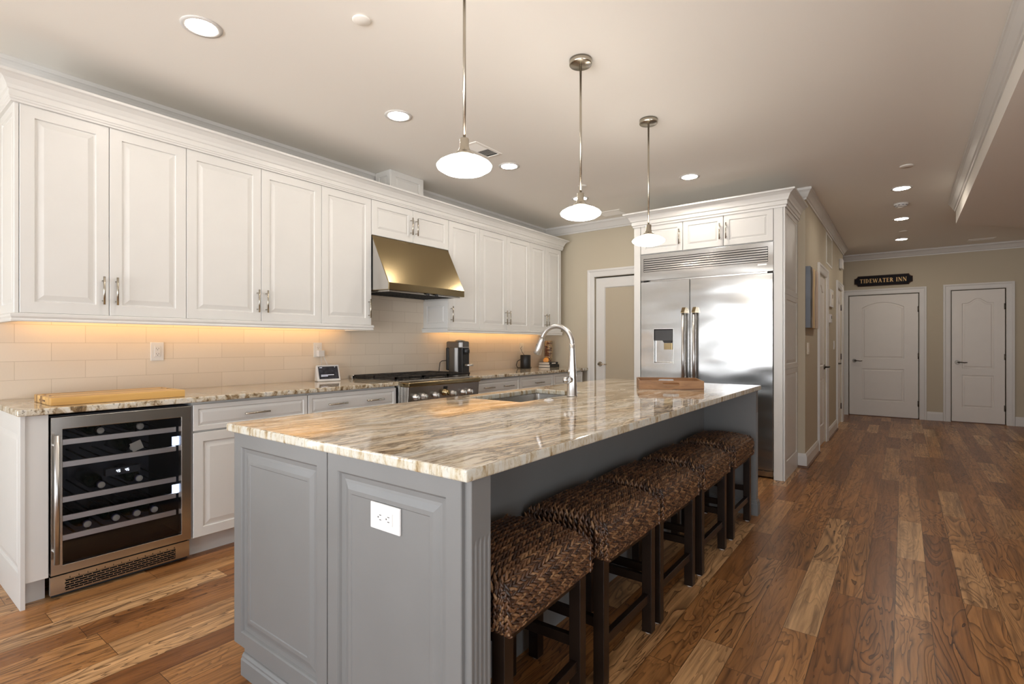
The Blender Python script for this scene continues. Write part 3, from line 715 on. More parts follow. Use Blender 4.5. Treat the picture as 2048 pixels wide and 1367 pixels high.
# ------------------------------------------------------------------ wine cooler
WY0, WY1 = 0.632, 1.236
t = thing('wine_cooler', 'stainless undercounter wine cooler with tinted glass door', 'wine cooler', (XW, WY0, 0), PI/2)
Wd = WY1 - WY0; wf = -FD + 0.0       # door face
cb = MB()
cb.box(0.002, 0.022, wf+0.045, -0.02, 0.115, 0.868); cb.box(Wd-0.022, Wd-0.002, wf+0.045, -0.02, 0.115, 0.868)
cb.box(0.022, Wd-0.022, wf+0.045, -0.02, 0.115, 0.135); cb.box(0.022, Wd-0.022, wf+0.045, -0.02, 0.848, 0.868); cb.box(0.022, Wd-0.022, -0.06, -0.02, 0.135, 0.848)
cb.build('cooler_cabinet', M['winein'], t)
gx0, gx1, gz0, gz1 = 0.045, Wd-0.050, 0.158, 0.806
mb = MB()
mb.loops([[(0.002, wf+0.042, 0.118), (Wd-0.002, wf+0.042, 0.118), (Wd-0.002, wf+0.042, 0.864), (0.002, wf+0.042, 0.864)], [(0.002, wf, 0.118), (Wd-0.002, wf, 0.118), (Wd-0.002, wf, 0.864), (0.002, wf, 0.864)],
          [(gx0, wf, gz0), (gx1, wf, gz0), (gx1, wf, gz1), (gx0, wf, gz1)], [(gx0, wf+0.042, gz0), (gx1, wf+0.042, gz0), (gx1, wf+0.042, gz1), (gx0, wf+0.042, gz1)]], closed=True)
df = mb.build('door_frame', M['steel'], t, bevel=0.0015)
B(gx0-0.004, gx1+0.004, wf+0.006, wf+0.012, gz0-0.004, gz1+0.004).build('glass_pane', M['winetint'], df)
hb = MB(); hb.cyl((0.014, wf-0.050, 0.185), (0.014, wf-0.050, 0.785), 0.011, seg=20)
for z in (0.235, 0.735): hb.cyl((0.014, wf, z), (0.014, wf-0.050, z), 0.006, seg=10)
hb.build('handle', M['chrome'], df)
shelf_z = (0.722, 0.614, 0.443, 0.352, 0.258)
for z in shelf_z:
    B(0.056, Wd-0.056, wf+0.056, wf+0.070, z-0.001, z+0.026).build('shelf_front', M['shelf'], t, bevel=0.001)
    sb = MB()
    for q in range(9): sb.box(0.06+q*0.0585, 0.066+q*0.0585, wf+0.070, -0.07, z+0.002, z+0.008)
    sb.build('shelf_rack', M['winein'], t)
for z in (0.642, 0.372):
    lb = MB()
    for q in range(6): lb.box(Wd-0.068, Wd-0.030, wf+0.075, wf+0.082, z+q*0.0085, z+q*0.0085+0.006)
    lb.build('led_panel', M['led'], t)
B(0.225, 0.375, wf+0.050, wf+0.085, 0.536, 0.572).build('display_housing', M['winein'], t)
SEG = {'4': 'bcfg', '5': 'acdfg'}
def digits(mb, txt, x, z, h, wdt, y):
    for ch in txt:
        if ch == ' ': x += wdt*0.8; continue
        s = h*0.1
        segs = {'a': (0, wdt, h-s, h), 'g': (0, wdt, h/2-s/2, h/2+s/2), 'd': (0, wdt, 0, s), 'f': (0, s, h/2, h), 'b': (wdt-s, wdt, h/2, h), 'e': (0, s, 0, h/2), 'c': (wdt-s, wdt, 0, h/2)}
        for k in SEG[ch]:
            a, b2, c, d = segs[k]; mb.box(x+a, x+b2, y-0.001, y, z+c, z+d)
        x += wdt*1.5
dg = MB(); digits(dg, '45', 0.270, 0.549, 0.013, 0.0065, wf+0.0495); digits(dg, '45', 0.308, 0.549, 0.013, 0.0065, wf+0.0495)
dg.build('display_digits', M['digits'], t)
gr = MB(); gf = wf+0.012
gr.box(0.002, 0.056, gf, gf+0.02, 0.022, 0.108); gr.box(Wd-0.075, Wd-0.006, gf, gf+0.02, 0.022, 0.108)
gr.box(0.056, Wd-0.075, gf, gf+0.02, 0.085, 0.108); gr.box(0.056, Wd-0.075, gf, gf+0.02, 0.022, 0.030)
for q in range(5): gr.box(0.056, Wd-0.075, gf, gf+0.006, 0.0365+q*0.011, 0.0395+q*0.011)
for r_ in range(6):
    for q in range(14):
        x = 0.056 + (q + (0.5 if r_ % 2 else 0)) * 0.0345
        if x < Wd-0.078: gr.box(x, x+0.003, gf, gf+0.006, 0.029+r_*0.011, 0.0385+r_*0.011)
gr.build('kick_grille', M['steel'], t)
B(0.010, Wd-0.010, gf+0.02, gf+0.03, 0.006, 0.112).build('grille_backing', M['gap'], t)

def bottle(y, z, label, foil='foil', r=0.037, scale=1.0):
    """bottle lying with its neck towards the cooler door"""
    t = thing('wine_bottle', label, 'bottle', (XF-0.085, y, z), 0, 'wine bottles lying in the cooler')
    pr = [(0.0, 0), (0.034, 0.002), (0.0375, 0.01), (0.0375, 0.19), (0.030, 0.215), (0.016, 0.240), (0.0145, 0.305), (0.0165, 0.306), (0.0165, 0.318), (0.0, 0.319)]
    mx = MB(); mx.xf = Matrix.Translation((-0.32, 0, 0)) @ Matrix.Rotation(PI/2, 4, 'Y')
    mx.lathe(pr, seg=20); mx.build('glass_body', M['bottle'], t)
    f = MB(); f.xf = Matrix.Translation((-0.32, 0, 0)) @ Matrix.Rotation(PI/2, 4, 'Y'); f.lathe([(0.0150, 0.252), (0.0152, 0.304), (0.0172, 0.305), (0.0172, 0.3185), (0.0150, 0.3187)], seg=20); f.build('neck_foil', M[foil], t)
    f = MB(); f.xf = Matrix.Translation((-0.32, 0, 0)) @ Matrix.Rotation(PI/2, 4, 'Y'); f.lathe([(0.0, 0.317), (0.0165, 0.3188), (0.015, 0.3215), (0.0, 0.322)], seg=20); f.build('cap', M['corkend'], t)
    return t
bottle(0.792, 0.258+0.0465, 'navy capped wine bottle at the left of the lowest cooler shelf')
bottle(0.911, 0.258+0.0465, 'wine bottle second from left on the lowest cooler shelf', 'foil')
bottle(1.004, 0.258+0.0465, 'wine bottle third from left on the lowest cooler shelf', 'foil')
bottle(1.085, 0.258+0.0465, 'dim wine bottle at the right of the lowest cooler shelf', 'foil')
bottle(0.849, 0.443+0.0465, 'wine bottle below the lit digits, left on the middle cooler shelf')
bottle(1.014, 0.443+0.0465, 'wine bottle lit blue on the right of the middle cooler shelf')
bottle(0.985, 0.614+0.0465, 'wine bottle with a white neck tag on the second cooler shelf', 'black')
bottle(1.019, 0.722+0.0465, 'pale capped wine bottle right on the top cooler shelf', 'corkend')
bottle(0.845, 0.722+0.0465, 'dark wine bottle left on the top cooler shelf', 'black')
tg = MB(); tg.xf = Matrix.Translation((XF-0.080, 1.000, 0.667)) @ Matrix.Rotation(0.35, 4, 'X'); tg.box(-0.001, 0.001, -0.026, 0.026, -0.024, 0.024)
tag(tg.build('neck_tag', M['corkend'], None), 'square white paper tag hanging on a bottle in the cooler', 'tag')

# ------------------------------------------------------------------ range
RY0, RY1 = 2.722, 3.640
t = thing('gas_range', 'stainless gas range with black grates between the granite counters', 'range', (XW, RY0, 0), PI/2)
Rw = RY1 - RY0; rf = -(-3.175 - XW)
B(0.0, Rw, rf, -0.01, 0.09, 0.905).build('range_body', M['steel'], t, bevel=0.002)
B(0.03, Rw-0.04, rf-0.03, rf, 0.16, 0.715).build('oven_door', M['steel'], t, bevel=0.004)
hb = MB(); hb.cyl((0.07, rf-0.085, 0.685), (Rw-0.08, rf-0.085, 0.685), 0.014, seg=16)
for x in (0.10, Rw-0.11): hb.cyl((x, rf-0.03, 0.685), (x, rf-0.085, 0.685), 0.009, seg=10)
hb.build('oven_handle', M['chrome'], t)
pf = rf - 0.078
cp = MB(); cp.loops([[(0.030, pf+0.012, 0.72), (0.030, pf, 0.872), (0.030, rf, 0.872), (0.030, rf, 0.72)], [(Rw-0.042, pf+0.012, 0.72), (Rw-0.042, pf, 0.872), (Rw-0.042, rf, 0.872), (Rw-0.042, rf, 0.72)]])
cp.build('control_panel', M['steel'], t, bevel=0.002)
B(0.022, Rw-0.036, pf-0.016, rf+0.03, 0.872, 0.908).build('front_ledge', M['hood'], t, bevel=0.007, seg=3)
B(0.004, Rw-0.004, rf+0.03, -0.012, 0.903, 0.916).build('cooktop', M['steel'], t, bevel=0.002)
B(0.0, Rw, -0.05, -0.012, 0.905, 0.945).build('rear_trim', M['steel'], t, bevel=0.003)
def knob(x, z, r, name='control_knob', mt='chrome', ln=0.042):
    k = MB(); y0 = pf + 0.012*(0.872-z)/0.152
    k.xf = Matrix.Translation((x, y0, z)) @ Matrix.Rotation(PI/2, 4, 'X')
    k.lathe([(0, 0), (r*1.25, 0.001), (r*1.25, 0.007), (r*0.95, 0.009), (r*0.86, ln-0.004), (r*0.78, ln), (0, ln)], seg=24)
    k.box(-r*0.16, r*0.16, -r*0.85, r*0.85, ln-0.001, ln+0.006)
    return k.build(name, M[mt], t)
for x in (0.106, 0.190, 0.325, 0.530, 0.660, 0.745): knob(x, 0.790, 0.0215)
knob(0.434, 0.806, 0.026, 'oven_knob', 'hood', 0.05)
B(0.418, 0.462, pf-0.002, pf+0.004, 0.833, 0.856).build('display', M['black'], t)
for k in range(3):
    g = MB(); x0 = 0.012 + k*0.298; x1 = x0+0.292; ya, yb = rf+0.055, -0.062; z0, z1 = 0.930, 0.948
    for a in (x0, x1-0.014): g.box(a, a+0.014, ya, yb, z0, z1)
    for a in (ya, (ya+yb)/2-0.007, yb-0.014): g.box(x0, x1, a, a+0.014, z0, z1)
    for q in range(7):
        if q == 3: continue
        g.box(x0+0.02+q*0.037, x0+0.030+q*0.037, ya, ya+0.085, z0+0.004, z1); g.box(x0+0.02+q*0.037, x0+0.030+q*0.037, yb-0.085, yb, z0+0.004, z1)
    g.box((x0+x1)/2-0.006, (x0+x1)/2+0.006, ya, yb, z0+0.003, z1)
    for a in (ya+0.14, yb-0.15): g.box(x0, x1, a, a+0.012, z0+0.003, z1)
    for a in (x0+0.005, x1-0.015):
        for b2 in (ya+0.002, yb-0.012): g.box(a, a+0.01, b2, b2+0.01, 0.915, z0)
    g.build('grate', M['iron'], t)
    for yy in (ya+0.145, yb-0.145):
        bb = MB(); bb.lathe([(0, 0.915), (0.048, 0.9155), (0.046, 0.922), (0.034, 0.924), (0.034, 0.930), (0, 0.931)], (x0+x1)/2, yy, 20); bb.build('burner', M['iron'], t)

# ------------------------------------------------------------------ things on the left counters
def rot_thing(name, label, cat, x, y, z, a, group=None): return thing(name, label, cat, (x, y, z), a, group)
t = rot_thing('cutting_board', 'long striped wooden cutting board on the counter above the wine cooler', 'cutting board', -3.415, 0.935, 0.9145, 0.0)
mb = MB(); hx, hy, hz = 0.165, 0.290, 0.038
mb.loops([[(-hx, -hy, 0), (hx, -hy, 0), (hx, hy, 0), (-hx, hy, 0)], [(-hx, -hy, hz), (hx, -hy, hz), (hx, hy, hz), (-hx, hy, hz)],
          [(-hx+.022, -hy+.022, hz), (hx-.022, -hy+.022, hz), (hx-.022, hy-.022, hz), (-hx+.022, hy-.022, hz)], [(-hx+.026, -hy+.026, hz-.004), (hx-.026, -hy+.026, hz-.004), (hx-.026, hy-.026, hz-.004), (-hx+.026, hy-.026, hz-.004)],
          [(-hx+.031, -hy+.031, hz-.004), (hx-.031, -hy+.031, hz-.004), (hx-.031, hy-.031, hz-.004), (-hx+.031, hy-.031, hz-.004)], [(-hx+.035, -hy+.035, hz), (hx-.035, -hy+.035, hz), (hx-.035, hy-.035, hz), (-hx+.035, hy-.035, hz)]])
mb.build('board', M['board'], t, bevel=0.003)
B(-0.055, 0.055, -hy-0.0008, -hy+0.002, 0.013, 0.022).build('grip_recess', M['tray'], t)

# smart display with its cord
t = rot_thing('smart_display', 'small white smart display with a dark screen on the left counter', 'smart display', -3.70, 2.43, 0.9145, PI/2-0.12)
mb = MB(); mb.loops([[(x, y, z) for x, z in ((-.098, 0), (.098, 0), (.098, h_), (-.098, h_))] if False else None for y, h_ in ()]) if False else None
fl = [(-0.1, -0.040, 0.0), (0.1, -0.040, 0.0), (0.1, 0.0, 0.134), (-0.1, 0.0, 0.134)]
bl = [(-0.085, 0.055, 0.0), (0.085, 0.055, 0.0), (0.085, 0.025, 0.11), (-0.085, 0.025, 0.11)]
MB().loops([bl, fl]).build('case', M['plastic'], t, bevel=0.010, seg=4)
def on_face(u, v, d): return (u, -0.040 + 0.040*v/0.134 - d*0.958, v + d*0.286 if False else v)
scr = MB(); scr.loops([[on_face(u, v, 0.002) for u, v in ((-.082, .020), (.082, .020), (.082, .118), (-.082, .118))], [on_face(u, v, -0.002) for u, v in ((-.082, .020), (.082, .020), (.082, .118), (-.082, .118))]])
sc_ = scr.build('screen', M['screen'], t)
tx = MB()
for (u0, u1, v) in ((-.066, .042, .050), (-.066, -.010, .041), (-.072, -.050, .108), (.055, .060, .110)):
    tx.loops([[on_face(u, q, 0.0028) for u, q in ((u0, v), (u1, v), (u1, v+.003), (u0, v+.003))], [on_face(u, q, 0.002) for u, q in ((u0, v), (u1, v), (u1, v+.003), (u0, v+.003))]])
tx.build('screen_text', M['scrtext'], sc_)
MB().tube([(0.05, 0.05, 0.012), (0.10, 0.065, 0.006), (0.13, 0.07, 0.012), (0.125, 0.085, 0.04), (0.06, 0.095, 0.10), (0.02, 0.10, 0.19)], 0.0022, 8).build('power_cord', M['plastic'], t)

def outlet(name, label, loc, rz, mt, rows=2, deco=True, horizontal=False, wd=0.074, ht=0.118, gang=1):
    t = thing(name, label, 'outlet' if name != 'light_switch' else 'switch', loc, rz)
    X = (lambda a, b2: (b2, a)) if horizontal else (lambda a, b2: (a, b2))
    def bx(mb, x0, x1, y0, y1, z0, z1):
        if horizontal: mb.box(z0, z1, y0, y1, x0, x1)
        else: mb.box(x0, x1, y0, y1, z0, z1)
    m1 = MB(); bx(m1, -wd/2, wd/2, -0.007, 0, -ht/2, ht/2); m1.build('cover_plate', M[mt], t, bevel=0.0025)
    for g_ in range(gang):
        cx = (g_ - (gang-1)/2) * 0.046
        m1 = MB(); bx(m1, cx-0.017, cx+0.017, -0.0095, -0.006, -0.034, 0.034); r_ = m1.build('receptacle' if name != 'light_switch' else 'rocker', M[mt], t, bevel=0.001)
        if name != 'light_switch':
            m1 = MB()
            for s in (-0.017, 0.017):
                bx(m1, cx-0.0075, cx-0.0055, -0.0099, -0.009, s-0.002, s+0.006); bx(m1, cx+0.0055, cx+0.0075, -0.0099, -0.009, s-0.002, s+0.006); bx(m1, cx-0.002, cx+0.002, -0.0099, -0.009, s-0.009, s-0.005)
            m1.build('slots', M['slot'], r_)
    return t
XO = XL + 0.0105
outlet('wall_outlet', 'white wall outlet on the tiles above the cutting board', (XO, 1.280, 1.165), PI/2, 'plastic')
outlet('wall_outlet', 'white wall outlet above the smart display', (XO, 2.424, 1.165), PI/2, 'plastic')
outlet('wall_outlet', 'almond wall outlet with the black speaker cord plugged in', (XO, 5.266, 1.168), PI/2, 'beigeplate')
outlet('wall_outlet', 'almond wall outlet on the tiles behind the faucet spout', (XO, 5.634, 1.165), PI/2, 'beigeplate')
t = thing('plug_adapter', 'white square plug adapter in the outlet above the smart display', 'adapter', (XO, 2.440, 1.135), PI/2)
B(-0.030, 0.026, -0.038, -0.010, -0.026, 0.026).build('adapter_body', M['plastic'], t, bevel=0.004)
MB().tube([(0.0, -0.025, -0.026), (0.004, -0.024, -0.06), (0.010, -0.022, -0.11)], 0.002, 8).build('cord', M['plastic'], t)

# coffee machine, front towards +x
t = rot_thing('coffee_machine', 'dark grey capsule coffee machine on the counter right of the range', 'coffee machine', -3.645, 3.90, 0.9145, PI/2)
def rrect(x0, x1, y0, y1, r, z, n=6):
    pts = []
    for cx, cy, a0 in ((x1-r, y0+r, -PI/2), (x1-r, y1-r, 0), (x0+r, y1-r, PI/2), (x0+r, y0+r, PI)):
        for k in range(n+1):
            a = a0 + PI/2*k/n; pts.append((cx+r*math.cos(a), cy+r*math.sin(a), z))
    return pts
MB().loops([rrect(-.070, .070, -.055, .085, .045, 0.0), rrect(-.070, .070, -.055, .085, .045, 0.262)], smooth=False).build('body', M['coffee'], t, bevel=0.003)
MB().loops([rrect(-.072, .072, -.118, .118, .05, 0.264), rrect(-.072, .072, -.118, .118, .05, 0.318), rrect(-.064, .064, -.108, .108, .045, 0.326)]).build('brewing_head', M['coffee'], t, bevel=0.003)
MB().lathe([(0.05, 0.326), (0.046, 0.334), (0.02, 0.340), (0, 0.341)], 0, -0.03, 24).build('lid_cap', M['chrome'], t)
B(-.055, .055, 0.080, 0.118, 0.03, 0.262).build('water_tank', M['black'], t, bevel=0.01)
B(-.052, .052, -0.112, -0.05, 0.0, 0.262).build('front_column', M['black'], t, bevel=0.006)
MB().lathe([(0.0, 0.195), (0.026, 0.197), (0.034, 0.215), (0.034, 0.240), (0.026, 0.255), (0, 0.256)], 0, -0.118, 20).build('spout', M['black'], t)
B(-.056, .056, -0.122, -0.06, 0.262, 0.268).build('trim_band', M['chrome'], t)
MB().lathe([(0.0, 0.078), (0.044, 0.078), (0.046, 0.082), (0.046, 0.096), (0.040, 0.098), (0, 0.098)], 0, -0.155, 24).build('cup_tray', M['chrome'], t)
MB().tube([(-0.03, 0.118, 0.13), (-0.10, 0.128, 0.125), (-0.125, 0.13, 0.11), (-0.150, 0.12, 0.02), (-0.13, 0.10, 0.008), (-0.06, 0.09, 0.006)], 0.004, 8).build('power_cord', M['black'], t)

# black speaker, books, carton, jar with corks
t = rot_thing('speaker', 'small black cylindrical speaker at the far end of the counter', 'speaker', -3.70, 5.17, 0.9145, PI/2)
MB().lathe([(0, 0), (0.060, 0), (0.064, 0.006), (0.064, 0.160), (0.060, 0.166), (0, 0.166)], seg=32).build('speaker_body', M['black'], t)
MB().tube([(0.0, 0.02, 0.164), (0.012, 0.06, 0.20), (0.03, 0.095, 0.245), (0.060, 0.108, 0.262), (0.092, 0.118, 0.262)], 0.0028, 8).build('power_cord', M['black'], t)
MB().tube([(-0.05, 0.04, 0.11), (-0.085, 0.06, 0.09), (-0.095, 0.07, 0.04), (-0.06, 0.075, 0.008), (0.02, 0.085, 0.006), (0.10, 0.06, 0.006), (0.17, 0.03, 0.006)], 0.005, 8).build('side_cord', M['black'], t)
def book(label, x, y, z, hx, hy, th, a, strip=False):
    t = rot_thing('book', label, 'book', x, y, z, a, 'books lying under the cork jar')
    cv = MB(); cv.box(-hx, hx, -hy, hy, 0, 0.003); cv.box(-hx, hx, -hy, hy, th-0.003, th); cv.box(hx-0.003, hx, -hy, hy, 0.003, th-0.003); cv.build('cover', M['bookblack'], t)
    B(-hx+0.003, hx-0.0035, -hy+0.003, hy-0.003, 0.003, th-0.003).build('pages', M['paper'], t)
    if strip: B(hx-0.0005, hx+0.0006, -hy*0.45, hy*0.45, th*0.3, th*0.72).build('spine_label', M['paper'], t)
book('lower black book on the counter beside the speaker', -3.66, 5.635, 0.9145, 0.085, 0.118, 0.036, 0.05)
book('upper black book with a white spine label, under the cork jar', -3.665, 5.630, 0.9510, 0.080, 0.105, 0.032, 0.03, True)
t = rot_thing('carton', 'small orange folded carton on the books beside the cork jar', 'carton', -3.655, 5.560, 0.9835, 0.5)
MB().loops([[(-.03, -.028, 0), (.03, -.028, 0), (.03, .028, 0), (-.03, .028, 0)], [(-.036, -.026, .03), (.034, -.03, .034), (.032, .028, .045), (-.034, .03, .04)], [(-.012, -.02, .055), (.02, -.022, .05), (.016, .02, .062), (-.014, .022, .060)]]).build('carton_body', M['orange'], t)
t = rot_thing('cork_jar', 'tall clear jar filled with wine corks standing on the books', 'jar', -3.68, 5.655, 0.9835, 0)
jr, jh = 0.046, 0.268
MB().loops([rrect(-jr, jr, -jr, jr, .012, 0, 3), rrect(-jr, jr, -jr, jr, .012, jh, 3), rrect(-jr+.003, jr-.003, -jr+.003, jr-.003, .010, jh, 3), rrect(-jr+.003, jr-.003, -jr+.003, jr-.003, .010, .004, 3)]).build('jar_glass', M['clear'], t)
ck = {k: MB().cyl((0, 0, -0.021), (0, 0, 0.021), 0.0105, seg=10).build('cork', M[k], None) for k in ('cork', 'corkdark')}
used = {'cork': False, 'corkdark': False}
n = 0
for lv_ in range(12):
    for (dx, dy) in ((-0.022, -0.022), (0.020, -0.022), (-0.020, 0.021), (0.022, 0.021)):
        k = 'corkdark' if random.random() < 0.42 else 'cork'
        o = ck[k] if not used[k] else ck[k].copy()
        if used[k]: C.objects.link(o)
        used[k] = True
        o.location = (-3.68+dx*0.85, 5.655+dy*0.85, 0.9835+0.0165+lv_*0.0224)
        o.rotation_euler = (PI/2 + random.uniform(-.25, .25), 0, random.choice((0, PI/2)) + random.uniform(-.25, .25))
        o['label'] = 'wine cork inside the tall clear jar on the books'; o['category'] = 'cork'; o['group'] = 'corks in the glass jar'
# ------------------------------------------------------------------ kitchen island
IX0, IX1, IY0, IY1 = -2.012, -0.835, 0.925, 4.030
IL = Vector((-1.42, 2.48, 0)); T_IL = Matrix.Translation(-IL)
isl = thing('kitchen_island', 'grey painted island cabinet with panelled end under the large granite slab', 'island', IL)
def ib(): m = MB(); m.xf = T_IL; return m
ib().box(IX0+0.02, -1.20, IY0+0.022, IY1-0.02, 0.10, 0.66).box(IX0+0.02, -1.97, IY0+0.022, IY1-0.02, 0.66, 0.883).box(-1.215, -1.20, IY0+0.022, IY1-0.02, 0.66, 0.883).build('cabinet_body', M['island'], isl)
ib().box(IX0+0.085, -1.20, IY0+0.022, IY1-0.02, 0.0, 0.10).build('toe_kick', M['island'], isl)
def ipanel(x0, x1, z0, z1, stile):
    m = ib(); prof = [(0, 0.020), (0, 0.002), (0.002, 0), (stile, 0), (stile+0.004, 0.004), (stile+0.008, 0.010), (stile+0.022, 0.011), (stile+0.030, 0.010), (stile+0.048, 0.004), (stile+0.060, 0.004), (stile+0.063, 0.0065)]
    m.loops([[(x0+i, IY0+d, z0+i), (x1-i, IY0+d, z0+i), (x1-i, IY0+d, z1-i), (x0+i, IY0+d, z1-i)] for i, d in prof])
    return m
ipanel(IX0, -1.4135, 0.092, 0.883, 0.052).build('end_panel', M['island'], isl)
ipanel(-1.4085, -0.853, 0.092, 0.883, 0.052).build('end_panel', M['island'], isl)
ib().box(IX0+0.075, -0.853, IY0+0.003, IY0+0.02, 0.0, 0.093).build('bottom_rail', M['island'], isl)
BM = [(0, 0), (0.014, 0), (0.014, 0.058), (0.010, 0.064), (0.010, 0.070), (0.004, 0.078), (0, 0.080)]
ib().sweep([(IX0+0.075, IY0+0.003), (-0.853, IY0+0.003)], BM).build('base_moulding', M['island'], isl, bevel=0.001)
def post(y0, y1, flute):
    p = ib(); xf = -0.831; n = 24
    # face towards +x carries shallow flutes; built as a wavy prism along z
    def outline(depth):
        pts = [(xf-0.030, y0), (xf-0.002, y0), (xf, y0+0.002)]
        wv = y1 - y0
        for f in range(4):
            c = y0 + wv*(0.17 + 0.22*f)
            for q in (-1, -0.6, 0, 0.6, 1): pts.append((xf - depth*(1-q*q), c + q*wv*0.075))
        pts += [(xf, y1-0.002), (xf-0.002, y1), (xf-0.030, y1)]
        return pts
    zs = [(0.0, 0), (0.13, 0), (0.145, 1), (0.715, 1), (0.735, 0), (0.883, 0)] if flute else [(0.0, 0), (0.883, 0)]
    p.loops([[(x, y, z) for x, y in outline(0.0035*d)] for z, d in zs])
    return p
post(IY0+0.012, 1.012, True).build('fluted_post', M['island'], isl)
ib().box(-1.20, -0.861, IY0+0.022, 1.010, 0.0, 0.883).build('end_wing', M['island'], isl)
ib().box(-1.20, -0.861, 3.965, IY1-0.02, 0.0, 0.883).build('end_wing', M['island'], isl)
post(3.965, IY1-0.006, True).build('fluted_post', M['island'], isl)
ib().sweep([(-1.2, 3.965), (-0.831, 3.965), (-0.831, IY1-0.006)], [(o, h*1.35) for o, h in BM]).build('base_moulding', M['island'], isl, bevel=0.001)
ib().sweep([(-0.831, IY0+0.012), (-0.831, 1.012), (-1.2, 1.012)], [(o, h*1.35) for o, h in BM][::1]).build('base_moulding', M['island'], isl, bevel=0.001) if False else None
kb = ib()
for y in (1.66, 2.42, 3.18): kb.box(-1.2005, -1.1985, y-0.0015, y+0.0015, 0.02, 0.88)
kb.build('panel_seams', M['gap'], isl)
ib().box(-1.20, -1.193, 1.012, 3.965, 0.0, 0.883).build('knee_panel', M['island'], isl)
# doors on the working side
for k in range(4):
    m = ib(); m.xf = T_IL @ Matrix.Translation((IX0+0.02, IY0+0.03+k*0.76, 0)) @ Matrix.Rotation(-PI/2, 4, 'Z') @ Matrix.Translation((-0.75, 0, 0))
    panel_slab(m, 0, 0.745, 0.115, 0.87, -0.02, 0.02); m.build('door', M['island'], isl)

# island slab with sink cut-out
SX0, SX1, SY0, SY1 = -1.945, -1.565, 2.145, 2.850
sl = MB(); a = (-2.033, -0.818, 0.905, 4.070); z0, z1 = 0.8835, 0.914
def rc(x0, x1, y0, y1, z): return [(x0, y0, z), (x1, y0, z), (x1, y1, z), (x0, y1, z)]
sl.loops([rc(*a, z0), rc(*a, z1), rc(SX0, SX1, SY0, SY1, z1), rc(SX0, SX1, SY0, SY1, z0)], closed=True)
tag(sl.build('stone_countertop', M['granite'], None, bevel=0.006, seg=3), 'large cream and gold granite slab on the grey island', 'countertop')
t = thing('kitchen_sink', 'undermount stainless sink set in the island slab', 'sink', ((SX0+SX1)/2, (SY0+SY1)/2, 0.70))
hx, hy = (SX1-SX0)/2+0.006, (SY1-SY0)/2+0.006
MB().loops([rrect(-hx-.02, hx+.02, -hy-.02, hy+.02, .03, 0.1828), rrect(-hx, hx, -hy, hy, .025, 0.1828), rrect(-hx+.004, hx-.004, -hy+.004, hy-.004, .03, 0.02), rrect(-hx+.03, hx-.03, -hy+.03, hy-.03, .03, 0.003),
            rrect(-hx+.03, hx-.03, -hy+.03, hy-.03, .03, -0.002), rrect(-hx-.002, hx+.002, -hy-.002, hy+.002, .03, 0.02), rrect(-hx-.002, hx+.002, -hy-.002, hy+.002, .03, 0.179), rrect(-hx-.02, hx+.02, -hy-.02, hy+.02, .03, 0.180)], closed=True).box(-hx+.029, hx-.029, -hy+.029, hy-.029, -0.002, 0.003).build('basin', M['steel'], t)
MB().lathe([(0, 0.004), (0.045, 0.0045), (0.045, 0.007), (0.035, 0.008), (0.03, 0.005), (0, 0.005)], 0, 0, 24).build('drain', M['chrome'], t)
# faucet
t = thing('faucet', 'tall gooseneck pull-down faucet on the island beside the sink', 'faucet', (-1.506, 2.560, 0.914), PI)
mb = MB(); mb.lathe([(0, 0), (0.031, 0), (0.031, 0.006), (0.0285, 0.010), (0.0265, 0.09), (0.0245, 0.14), (0.019, 0.21), (0.0155, 0.27), (0.0142, 0.30), (0, 0.30)], seg=32)
mb.build('faucet_body', M['chrome'], t)
path = [(0, 0, 0.295)]; R = 0.105
for k in range(0, 19):
    an = PI - k * (PI*0.905) / 18; path.append((R + R*math.cos(an), 0, 0.297 + R*math.sin(an)))
MB().tube(path, [0.0142]+[0.0138]*19, 18).build('spout', M['chrome'], t)
e = Vector(path[-1]); d = (e - Vector(path[-2])).normalized()
MB().tube([e-d*0.004, e+d*0.010, e+d*0.055, e+d*0.092, e+d*0.096], [0.0150, 0.0158, 0.0205, 0.0235, 0.021], 20).build('spray_head', M['chrome'], t)
p0 = e + d*0.045
MB().tube([p0+Vector((0.0165, 0, 0.012)), p0+Vector((0.0215, 0, -0.008)), p0+Vector((0.0225, 0, -0.030))], [0.005, 0.0075, 0.005], 10).build('spray_button', M['black'], t)
mb = MB(); mb.cyl((0, 0.015, 0.095), (0.0, 0.046, 0.095), 0.0185, 0.0175, 20)
mb.tube([(0.0, 0.040, 0.105), (-0.010, 0.052, 0.135), (-0.020, 0.060, 0.165)], [0.006, 0.005, 0.004], 10)
mb.lathe([(0, 0.078), (0.012, 0.082), (0.017, 0.095), (0.012, 0.108), (0, 0.112)], 0.012, 0.052, 18)
mb.build('lever_handle', M['chrome'], t)
t = thing('air_switch', 'small white round push button on the island near the sink', 'button', (-1.493, 2.300, 0.9142))
MB().lathe([(0, 0), (0.027, 0), (0.026, 0.004), (0.018, 0.006), (0, 0.006)], seg=24).build('flange', M['plastic'], t)
MB().lathe([(0, 0.006), (0.014, 0.0062), (0.013, 0.011), (0, 0.012)], seg=20).build('push_button', M['chrome'], t)
# outlet on the island end
outlet('wall_outlet', 'white sideways outlet on the grey island end panel', (-1.138, IY0+0.0065, 0.732), 0, 'plastic', horizontal=True, wd=0.074, ht=0.124)

